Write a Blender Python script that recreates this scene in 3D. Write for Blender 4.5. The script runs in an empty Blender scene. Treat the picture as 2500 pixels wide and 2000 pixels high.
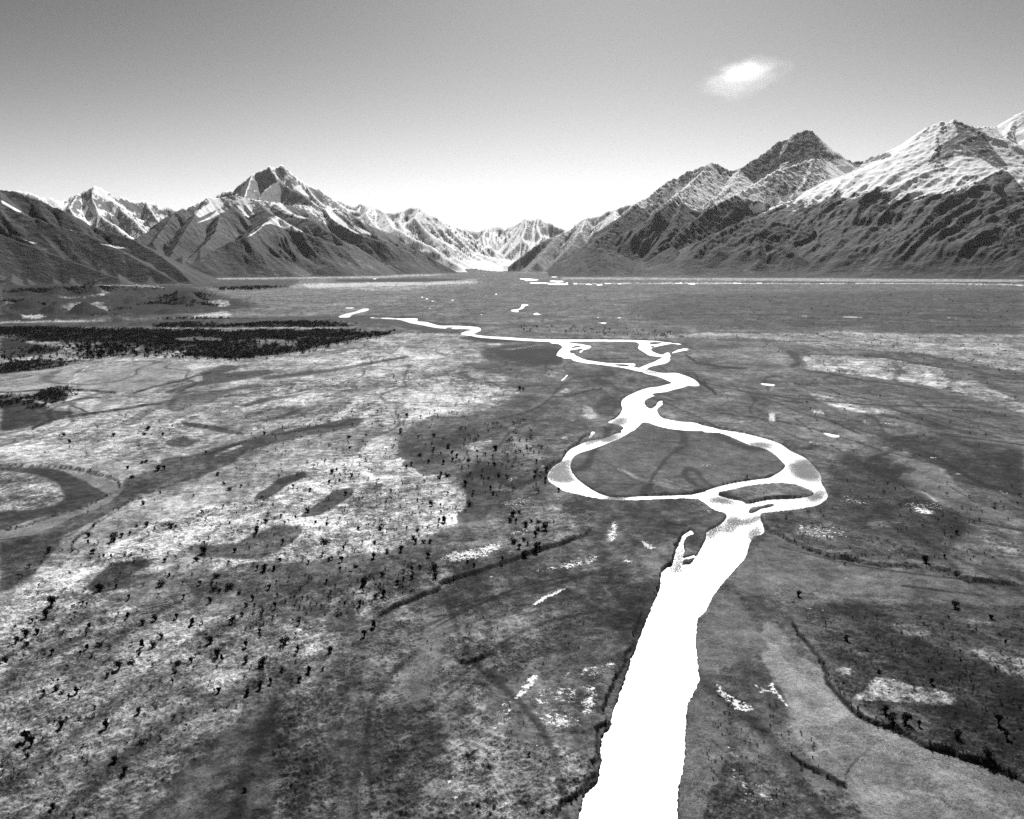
import bpy, math, random
import numpy as np
from mathutils import Vector
R = math.radians
rng = np.random.RandomState(7)
random.seed(7)

# ------------------------------------------------------------------ camera
CAMH = 100.0
FPX = 1925.0                       # focal length in pixels of the 2500 px wide photograph
PITCH = math.atan(350.0 / FPX)     # true horizon at row 650
scn = bpy.context.scene
cd = bpy.data.cameras.new("camera"); cam = bpy.data.objects.new("camera", cd)
scn.collection.objects.link(cam); scn.camera = cam
cam.location = (0, 0, CAMH); cam.rotation_euler = (math.pi / 2 - PITCH, 0, 0)
cd.sensor_width = 36.0; cd.lens = 36.0 * FPX / 2500.0
cd.clip_start = 1.0; cd.clip_end = 200000.0

# ------------------------------------------------------------------ sky and sun
SUN_EL, SUN_AZ = R(42), R(7)      # ahead of the camera, a little to the right (azimuth clockwise from +Y)
w = bpy.data.worlds.new("World"); scn.world = w; w.use_nodes = True
nt = w.node_tree; nt.nodes.clear()
sky = nt.nodes.new('ShaderNodeTexSky'); sky.sky_type = 'NISHITA'; sky.sun_disc = False
sky.sun_elevation = SUN_EL; sky.sun_rotation = SUN_AZ
sky.air_density = 1.0; sky.dust_density = 0.6; sky.ozone_density = 1.5; sky.altitude = 600
sep = nt.nodes.new('ShaderNodeSeparateColor')      # black and white film behind a red-orange filter
mr = nt.nodes.new('ShaderNodeMath'); mr.operation = 'MULTIPLY'; mr.inputs[1].default_value = 0.85
mg = nt.nodes.new('ShaderNodeMath'); mg.operation = 'MULTIPLY_ADD'; mg.inputs[1].default_value = 0.15
bg = nt.nodes.new('ShaderNodeBackground'); bg.inputs[1].default_value = 0.11
wo = nt.nodes.new('ShaderNodeOutputWorld')
nt.links.new(sky.outputs[0], sep.inputs[0]); nt.links.new(sep.outputs[0], mr.inputs[0])
nt.links.new(sep.outputs[1], mg.inputs[0]); nt.links.new(mr.outputs[0], mg.inputs[2])
pw = nt.nodes.new('ShaderNodeMath'); pw.operation = 'POWER'; pw.inputs[1].default_value = 3.0      # film contrast
nt.links.new(mg.outputs[0], pw.inputs[0]); k1 = nt.nodes.new('ShaderNodeMath'); k1.operation = 'MULTIPLY'; k1.inputs[1].default_value = 0.00202
k2 = nt.nodes.new('ShaderNodeMath'); k2.operation = 'MULTIPLY_ADD'; k2.inputs[1].default_value = 1.59; k2.inputs[2].default_value = 1.0
k3 = nt.nodes.new('ShaderNodeMath'); k3.operation = 'DIVIDE'
k4 = nt.nodes.new('ShaderNodeMath'); k4.operation = 'MULTIPLY'; k4.inputs[1].default_value = 16.7
nt.links.new(pw.outputs[0], k1.inputs[0]); nt.links.new(k1.outputs[0], k2.inputs[0]); nt.links.new(k1.outputs[0], k3.inputs[0])
nt.links.new(k2.outputs[0], k3.inputs[1]); nt.links.new(k3.outputs[0], k4.inputs[0]); nt.links.new(k4.outputs[0], bg.inputs[0]); nt.links.new(bg.outputs[0], wo.inputs[0])
sl = bpy.data.lights.new("sun", 'SUN'); so = bpy.data.objects.new("sun", sl); scn.collection.objects.link(so)
sl.energy = 4.6; sl.angle = R(0.53); sl.color = (1, 1, 1)
sd = Vector((math.sin(SUN_AZ) * math.cos(SUN_EL), math.cos(SUN_AZ) * math.cos(SUN_EL), math.sin(SUN_EL)))
so.rotation_euler = sd.to_track_quat('Z', 'Y').to_euler(); so.location = (0, 0, 5000)
scn.view_settings.view_transform = 'Standard'; scn.view_settings.look = 'None'
scn.view_settings.exposure = 0.5; scn.view_settings.gamma = 1.0; scn.view_settings.use_curve_mapping = False
cy = scn.cycles
cy.max_bounces = 6; cy.diffuse_bounces = 2; cy.glossy_bounces = 2; cy.volume_bounces = 3; cy.transparent_max_bounces = 8
cy.use_denoising = False
try:
    cy.volume_step_rate = 2.0; cy.sample_clamp_indirect = 4.0
except Exception: pass

# ------------------------------------------------------------------ projection helpers
cp, sp = math.cos(PITCH), math.sin(PITCH)
def dirs(px, py):
    px = np.asarray(px, float); py = np.asarray(py, float)
    a = (px - 1250) / FPX; b = (1000 - py) / FPX
    return a, cp + b * sp, -sp + b * cp
def gpt(px, py):                   # point on the valley floor seen at a pixel
    x, y, z = dirs(px, py); t = CAMH / np.maximum(-z, 1e-4)
    return x * t, y * t
def at(px, py, dist):              # point at a horizontal distance
    x, y, z = dirs(px, py); t = dist / np.hypot(x, y)
    return np.stack([x * t, y * t, CAMH + z * t], -1)
def proj(X, Y, Z):
    dz = Z - CAMH; f = Y * cp - dz * sp; u = Y * sp + dz * cp
    f = np.where(f > 1e-3, f, 1e-3)
    return 1250 + FPX * X / f, 1000 - FPX * u / f
# traces were read off enlargements of the photograph: origin and scale of each
CR = {'S': (0, 0, 1.0), 'F': (0, 0, 1.1596), 'C1': (0, 350, .32468), 'C2': (600, 350, .32468), 'C3': (1200, 400, .27829), 'C4': (1600, 220, .41744),
      'C5': (0, 650, .46382), 'C6': (700, 650, .46382), 'C7': (1600, 650, .41744), 'C8': (0, 1000, .41744),
      'A1': (800, 1000, .32468), 'A2': (1300, 850, .37106), 'A3': (1800, 1000, .32468), 'A4': (0, 1500, .32468),
      'A5': (700, 1500, .32468), 'A6': (1300, 1500, .28986), 'A7': (1800, 1500, .32468),
      'B1': (0, 680, .25974), 'B2': (1350, 800, .18553), 'B3': (400, 760, .27829), 'B4': (1150, 560, .13915)}
def T(c, pts):
    ox, oy, s = CR[c]; p = np.asarray(pts, float)
    return np.stack([ox + p[:, 0] * s, oy + p[:, 1] * s], -1)

# ------------------------------------------------------------------ noise
_perm = np.random.RandomState(3).permutation(4096).astype(np.int32)
_gx = np.cos(np.random.RandomState(4).rand(4096) * 2 * np.pi).astype(np.float32)
_gy = np.sin(np.random.RandomState(4).rand(4096) * 2 * np.pi).astype(np.float32)
def perlin(x, y):
    x = np.asarray(x, np.float64); y = np.asarray(y, np.float64)
    xi = np.floor(x).astype(np.int64); yi = np.floor(y).astype(np.int64)
    xf = (x - xi).astype(np.float32); yf = (y - yi).astype(np.float32)
    u = xf * xf * xf * (xf * (xf * 6 - 15) + 10); v = yf * yf * yf * (yf * (yf * 6 - 15) + 10)
    def h(a, b):
        return _perm[(_perm[a & 4095] + b) & 4095]
    def g(a, b, dx, dy):
        k = h(a, b); return _gx[k] * dx + _gy[k] * dy
    n00 = g(xi, yi, xf, yf); n10 = g(xi + 1, yi, xf - 1, yf)
    n01 = g(xi, yi + 1, xf, yf - 1); n11 = g(xi + 1, yi + 1, xf - 1, yf - 1)
    a = n00 + u * (n10 - n00); b = n01 + u * (n11 - n01)
    return (a + v * (b - a)) * 1.5
def fbm(x, y, oc=4, gain=.5):
    s = 0; a = 1; t = 0
    for i in range(oc):
        s = s + a * perlin(x * 2 ** i + 17.3 * i, y * 2 ** i - 9.1 * i); t += a; a *= gain
    return s / t
def ridged(x, y, oc=4, gain=.55):
    s = 0; a = 1; t = 0
    for i in range(oc):
        n = 1 - np.abs(perlin(x * 2 ** i + 31.7 * i, y * 2 ** i + 5.9 * i)) * 1.6
        s = s + a * n * n; t += a; a *= gain
    return s / t
def sst(x, a, b):
    t = np.clip((x - a) / (b - a), 0, 1); return t * t * (3 - 2 * t)

# ------------------------------------------------------------------ object helpers
C = scn.collection
def tag(o, label=None, cat=None, group=None, kind=None):
    if label: o['label'] = label
    if cat: o['category'] = cat
    if group: o['group'] = group
    if kind: o['kind'] = kind
    return o
def mesh_np(name, V, F, mat, smooth=True, attrs=None, parent=None):
    me = bpy.data.meshes.new(name)
    V = np.asarray(V, np.float32); F = np.asarray(F, np.int32); k = F.shape[1]
    me.vertices.add(len(V)); me.vertices.foreach_set('co', V.ravel())
    me.loops.add(F.size); me.loops.foreach_set('vertex_index', F.ravel())
    me.polygons.add(len(F)); me.polygons.foreach_set('loop_start', np.arange(0, F.size, k, dtype=np.int32))
    me.polygons.foreach_set('loop_total', np.full(len(F), k, np.int32))
    me.polygons.foreach_set('use_smooth', np.full(len(F), smooth, bool))
    for n, a in (attrs or {}).items():
        at_ = me.attributes.new(n, 'FLOAT', 'POINT'); at_.data.foreach_set('value', np.asarray(a, np.float32).ravel())
    me.update(); me.validate()
    me.materials.append(mat)
    o = bpy.data.objects.new(name, me); C.objects.link(o)
    if parent: o.parent = parent
    return o
def grid_faces(nr, nc, wrap=False):
    i = np.arange(nr - 1)[:, None]; j = np.arange(nc if wrap else nc - 1)[None, :]
    j2 = (j + 1) % nc
    return np.stack([i * nc + j, i * nc + j2, (i + 1) * nc + j2, (i + 1) * nc + j], -1).reshape(-1, 4)

class NT:                           # small node builder
    def __init__(s, name):
        s.m = bpy.data.materials.new(name); s.m.use_nodes = True; s.t = s.m.node_tree; s.t.nodes.clear()
        s.out = s.t.nodes.new('ShaderNodeOutputMaterial')
    def n(s, ty, **kw):
        x = s.t.nodes.new(ty)
        for k, v in kw.items(): setattr(x, k, v)
        return x
    def put(s, sock, v):
        if isinstance(v, bpy.types.NodeSocket): s.t.links.new(v, sock)
        elif v is not None: sock.default_value = v
    def math(s, op, a, b=None, c=None, clamp=False):
        x = s.n('ShaderNodeMath', operation=op, use_clamp=clamp)
        for i, v in enumerate((a, b, c)): s.put(x.inputs[i], v)
        return x.outputs[0]
    def attr(s, name): return s.n('ShaderNodeAttribute', attribute_name=name).outputs['Fac']
    def pos(s):
        return s.n('ShaderNodeNewGeometry').outputs['Position']
    def noise(s, scale, detail=2, rough=.5, vec=None, dist=0, sc3=None):
        v = vec or s.pos()
        if sc3:
            mp = s.n('ShaderNodeMapping'); mp.inputs['Scale'].default_value = sc3; s.put(mp.inputs[0], v); v = mp.outputs[0]
        x = s.n('ShaderNodeTexNoise'); s.put(x.inputs['Vector'], v)
        x.inputs['Scale'].default_value = scale; x.inputs['Detail'].default_value = detail
        x.inputs['Roughness'].default_value = rough; x.inputs['Distortion'].default_value = dist
        return x.outputs[0]
    def ss(s, v, a, b, lo=0., hi=1.):
        x = s.n('ShaderNodeMapRange', interpolation_type='SMOOTHSTEP')
        s.put(x.inputs[0], v); s.put(x.inputs[1], a); s.put(x.inputs[2], b); s.put(x.inputs[3], lo); s.put(x.inputs[4], hi)
        return x.outputs[0]
    def mix(s, f, a, b):
        x = s.n('ShaderNodeMix', data_type='FLOAT'); s.put(x.inputs[0], f); s.put(x.inputs[2], a); s.put(x.inputs[3], b)
        return x.outputs[0]
    def bump(s, h, strength, dist):
        x = s.n('ShaderNodeBump'); x.inputs['Strength'].default_value = strength; x.inputs['Distance'].default_value = dist
        s.put(x.inputs['Height'], h); return x.outputs[0]
    def bsdf(s, col, rough=.9, spec=.2, normal=None):
        x = s.n('ShaderNodeBsdfPrincipled'); s.put(x.inputs['Base Color'], col); s.put(x.inputs['Roughness'], rough)
        s.put(x.inputs['Specular IOR Level'], spec)
        if normal is not None: s.put(x.inputs['Normal'], normal)
        s.t.links.new(x.outputs[0], s.out.inputs[0]); return x

# ------------------------------------------------------------------ materials
def ground_material():
    k = NT("valley_floor"); p = k.pos()
    tone = k.attr('tone'); grass = k.attr('grass'); glint_speck = k.attr('glint_speck')
    n_big = k.noise(1 / 45, 12, .80, p); n_mid = k.noise(1 / 5.0, 8, .78, p); n_f = k.noise(1 / .75, 5, .75, p)
    n_g = k.noise(1 / .22, 3, .8, p)
    # mottling: sum of centred noises, stronger on grass
    gq = k.math('MINIMUM', k.math('MULTIPLY_ADD', grass, 1.5, .28), 1.0)
    a = k.math('MULTIPLY', k.math('SUBTRACT', n_big, .5), k.math('MULTIPLY', gq, 5.0))
    b = k.math('MULTIPLY', k.math('SUBTRACT', n_mid, .5), k.math('MULTIPLY_ADD', grass, 3.4, 2.2))
    c = k.math('MULTIPLY', k.math('SUBTRACT', n_f, .5), k.math('MULTIPLY_ADD', grass, 3.4, 1.8))
    d = k.math('ADD', k.math('MULTIPLY', k.math('SUBTRACT', n_g, .5), 4.6), k.math('MULTIPLY', k.math('SUBTRACT', k.noise(1 / .5, 2, .9, p), .5), k.math('MULTIPLY_ADD', grass, -.6, 1.5)))
    s = k.math('ADD', k.math('ADD', a, b), k.math('ADD', c, d))
    f = k.math('MAXIMUM', k.math('ADD', 1.0, s), .12)
    for sc_, th, lo_, hi_ in ((95., .012, .82, 1.14), (22., .012, .80, 1.16), (7., .015, .80, 1.16), (2.4, .02, .80, 1.16)):
        f = k.math('MULTIPLY', f, k.mix(gq, 1.0, k.ss(k.noise(1 / sc_, 10, .74, p, .5), .5 - th, .5 + th, lo_, hi_)))
    vo = k.n('ShaderNodeTexVoronoi'); k.put(vo.inputs['Vector'], p); vo.inputs['Scale'].default_value = 1 / .95
    pit = k.ss(k.math('ADD', vo.outputs['Distance'], k.math('MULTIPLY', k.math('SUBTRACT', n_f, .5), 1.2)), .35, .75)
    f = k.math('MULTIPLY', f, k.mix(k.math('MULTIPLY', pit, k.math('MULTIPLY_ADD', grass, .55, .1)), 1.08, .45))
    sx_ = k.n('ShaderNodeSeparateXYZ'); k.put(sx_.inputs[0], p)
    def streak(ang):
        vr = k.n('ShaderNodeVectorRotate', rotation_type='Z_AXIS'); k.put(vr.inputs['Vector'], p); vr.inputs['Angle'].default_value = R(ang)
        return k.noise(1.0, 6, .72, vr.outputs[0], 0, (1 / 6.5, 1 / 1.1, 1.))
    stn = k.mix(k.ss(sx_.outputs[0], 15., 90.), streak(-39), streak(32))
    f = k.math('MULTIPLY', f, k.math('MAXIMUM', k.math('MULTIPLY_ADD', k.math('SUBTRACT', stn, .5), k.math('MULTIPLY_ADD', grass, 3.4, .5), 1.0), .3))
    f = k.math('MINIMUM', f, 1.9)
    # small dark tufts
    tuft = k.ss(k.noise(1 / 1.9, 3, .6, p), .62, .70)
    f = k.math('MULTIPLY', f, k.mix(k.math('MULTIPLY', tuft, k.math('MULTIPLY_ADD', grass, .7, .25)), 1.0, .3))
    col = k.math('MULTIPLY', tone, f, clamp=True)
    # glints of wet ground and light stones, painted as pale specks
    sn = k.noise(1 / 1.5, 6, .85, p)
    sm = k.ss(k.math('ADD', sn, k.math('MULTIPLY', glint_speck, .30)), .67, .72)
    sm = k.math('MULTIPLY', sm, k.ss(glint_speck, .02, .12))
    col = k.mix(sm, col, .86)
    h = k.math('ADD', k.math('MULTIPLY', n_f, k.math('MULTIPLY_ADD', grass, .8, .2)), k.math('MULTIPLY', n_mid, 1.2))
    k.bsdf(col, .92, k.mix(sm, .12, .5), k.bump(h, .55, .5))
    return k.m

def water_material():
    k = NT("river_water"); p = k.pos(); calm = k.attr('calm')
    m = k.noise(1 / 9., 4, .7, p); f = k.noise(1 / .6, 4, .7, p); l = k.noise(1 / 60., 2, .5, p)
    e = k.math('ADD', calm, k.math('MULTIPLY', k.math('SUBTRACT', f, .5), 3.4))
    e = k.math('ADD', e, k.math('MULTIPLY', k.math('SUBTRACT', m, .5), .9))
    cm = k.math('MULTIPLY', k.ss(e, .45, .55), k.ss(calm, .02, .2))
    rough = k.mix(cm, .42, .16)
    k.bsdf(k.mix(cm, .55, .16), rough, k.mix(cm, 1.0, .45), k.bump(k.math('ADD', f, m), .35, .25))
    return k.m

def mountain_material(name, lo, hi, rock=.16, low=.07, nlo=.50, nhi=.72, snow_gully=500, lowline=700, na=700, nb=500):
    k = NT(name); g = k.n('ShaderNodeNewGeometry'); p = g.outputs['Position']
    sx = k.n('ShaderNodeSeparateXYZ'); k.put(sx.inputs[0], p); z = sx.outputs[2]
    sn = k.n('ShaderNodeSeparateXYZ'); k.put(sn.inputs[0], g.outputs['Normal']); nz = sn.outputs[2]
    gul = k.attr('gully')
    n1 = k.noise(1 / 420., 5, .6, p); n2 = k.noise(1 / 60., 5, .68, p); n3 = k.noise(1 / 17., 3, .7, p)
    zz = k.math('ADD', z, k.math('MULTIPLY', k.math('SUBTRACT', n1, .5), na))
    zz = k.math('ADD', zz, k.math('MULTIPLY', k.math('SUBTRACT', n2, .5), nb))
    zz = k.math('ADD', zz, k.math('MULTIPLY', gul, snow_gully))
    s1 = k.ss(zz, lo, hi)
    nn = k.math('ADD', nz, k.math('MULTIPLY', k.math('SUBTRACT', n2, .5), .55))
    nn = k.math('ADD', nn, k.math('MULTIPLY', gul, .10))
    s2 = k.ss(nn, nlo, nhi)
    sb = k.attr('cover')  # snow and rock cover, with sun and shade of the slopes painted in
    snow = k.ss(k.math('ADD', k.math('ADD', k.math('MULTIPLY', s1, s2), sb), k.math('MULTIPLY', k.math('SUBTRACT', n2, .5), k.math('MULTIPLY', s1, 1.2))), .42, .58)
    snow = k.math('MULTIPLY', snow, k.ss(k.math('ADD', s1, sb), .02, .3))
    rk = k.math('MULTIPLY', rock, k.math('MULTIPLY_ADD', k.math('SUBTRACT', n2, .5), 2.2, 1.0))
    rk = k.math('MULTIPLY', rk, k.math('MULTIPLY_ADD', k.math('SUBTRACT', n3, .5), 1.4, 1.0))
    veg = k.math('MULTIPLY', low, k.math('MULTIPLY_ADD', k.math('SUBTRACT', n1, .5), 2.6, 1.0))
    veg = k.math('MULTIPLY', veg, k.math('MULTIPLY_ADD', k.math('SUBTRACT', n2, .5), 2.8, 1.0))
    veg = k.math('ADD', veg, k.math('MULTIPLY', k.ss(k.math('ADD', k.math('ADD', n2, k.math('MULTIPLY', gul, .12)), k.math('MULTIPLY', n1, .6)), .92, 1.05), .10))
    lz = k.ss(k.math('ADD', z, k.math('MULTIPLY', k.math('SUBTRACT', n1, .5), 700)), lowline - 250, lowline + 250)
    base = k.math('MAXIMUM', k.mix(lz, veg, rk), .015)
    col = k.mix(snow, base, .86)
    h = k.math('ADD', k.math('MULTIPLY', n2, 15.), k.math('MULTIPLY', n3, 5.))
    h = k.math('MULTIPLY', h, k.mix(snow, 1.0, .35))
    k.bsdf(col, .85, .15, k.bump(h, 1.0, 1.0))
    return k.m

def simple_mat(name, alb, var=.5, scale=3., rough=.9):
    k = NT(name); n = k.noise(scale, 3, .6)
    k.bsdf(k.math('MULTIPLY', alb, k.math('MULTIPLY_ADD', k.math('SUBTRACT', n, .5), var * 2, 1.0)), rough, .15)
    return k.m

# ------------------------------------------------------------------ rasters in photograph pixels (read at each ground vertex, so they lie on the floor)
X0, Y0, X1, Y1 = -200, 640, 2700, 2160
RW, RH = X1 - X0, Y1 - Y0
def fill(mask, P, val=1.0):
    x = P[:, 0] - X0; y = P[:, 1] - Y0
    ya = max(0, int(math.floor(y.min()))); yb = min(RH - 1, int(math.ceil(y.max())))
    n = len(P)
    for yy in range(ya, yb + 1):
        cov = None
        for sub in (.17, .5, .83):
            c = yy + sub; xs = []
            for i in range(n):
                y0, y1 = y[i], y[(i + 1) % n]
                if (y0 <= c) != (y1 <= c):
                    xs.append(x[i] + (c - y0) / (y1 - y0) * (x[(i + 1) % n] - x[i]))
            xs.sort()
            for a, b in zip(xs[::2], xs[1::2]):
                ia = max(0, int(round(a))); ib = min(RW, int(round(b)))
                if ib > ia:
                    if cov is None: cov = np.zeros(RW, np.float32)
                    cov[ia:ib] += 1 / 3
        if cov is not None:
            r = mask[yy]; np.copyto(r, r * (1 - cov) + val * cov)
def box1(a, r, ax):
    if r < 1: return a
    k = 2 * r + 1
    pad = [(0, 0), (0, 0)]; pad[ax] = (r + 1, r)
    c = np.cumsum(np.pad(a, pad, mode='edge'), axis=ax, dtype=np.float64)
    if ax == 0: return ((c[k:] - c[:-k]) / k).astype(np.float32)
    return ((c[:, k:] - c[:, :-k]) / k).astype(np.float32)
def blur(a, rx, ry):
    for _ in range(2): a = box1(box1(a, rx, 1), ry, 0)
    return a
def catmull(P, closed=True, sub=4):
    n = len(P); out = []
    rngi = range(n) if closed else range(n - 1)
    for i in rngi:
        if closed: p0, p1, p2, p3 = P[(i - 1) % n], P[i], P[(i + 1) % n], P[(i + 2) % n]
        else: p0, p1, p2, p3 = P[max(i - 1, 0)], P[i], P[i + 1], P[min(i + 2, n - 1)]
        for t in np.arange(sub) / sub:
            out.append(.5 * ((2 * p1) + (-p0 + p2) * t + (2 * p0 - 5 * p1 + 4 * p2 - p3) * t * t + (-p0 + 3 * p1 - 3 * p2 + p3) * t ** 3))
    if not closed: out.append(P[-1])
    return np.array(out)
def seg_dist(mx, my, P):            # distance of raster points to a polyline
    d = np.full(mx.shape, 1e9, np.float32)
    for a, b in zip(P[:-1], P[1:]):
        ab = b - a; L = max(ab @ ab, 1e-6)
        t = np.clip(((mx - a[0]) * ab[0] + (my - a[1]) * ab[1]) / L, 0, 1)
        d = np.minimum(d, np.hypot(mx - a[0] - t * ab[0], my - a[1] - t * ab[1]))
    return d

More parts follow.
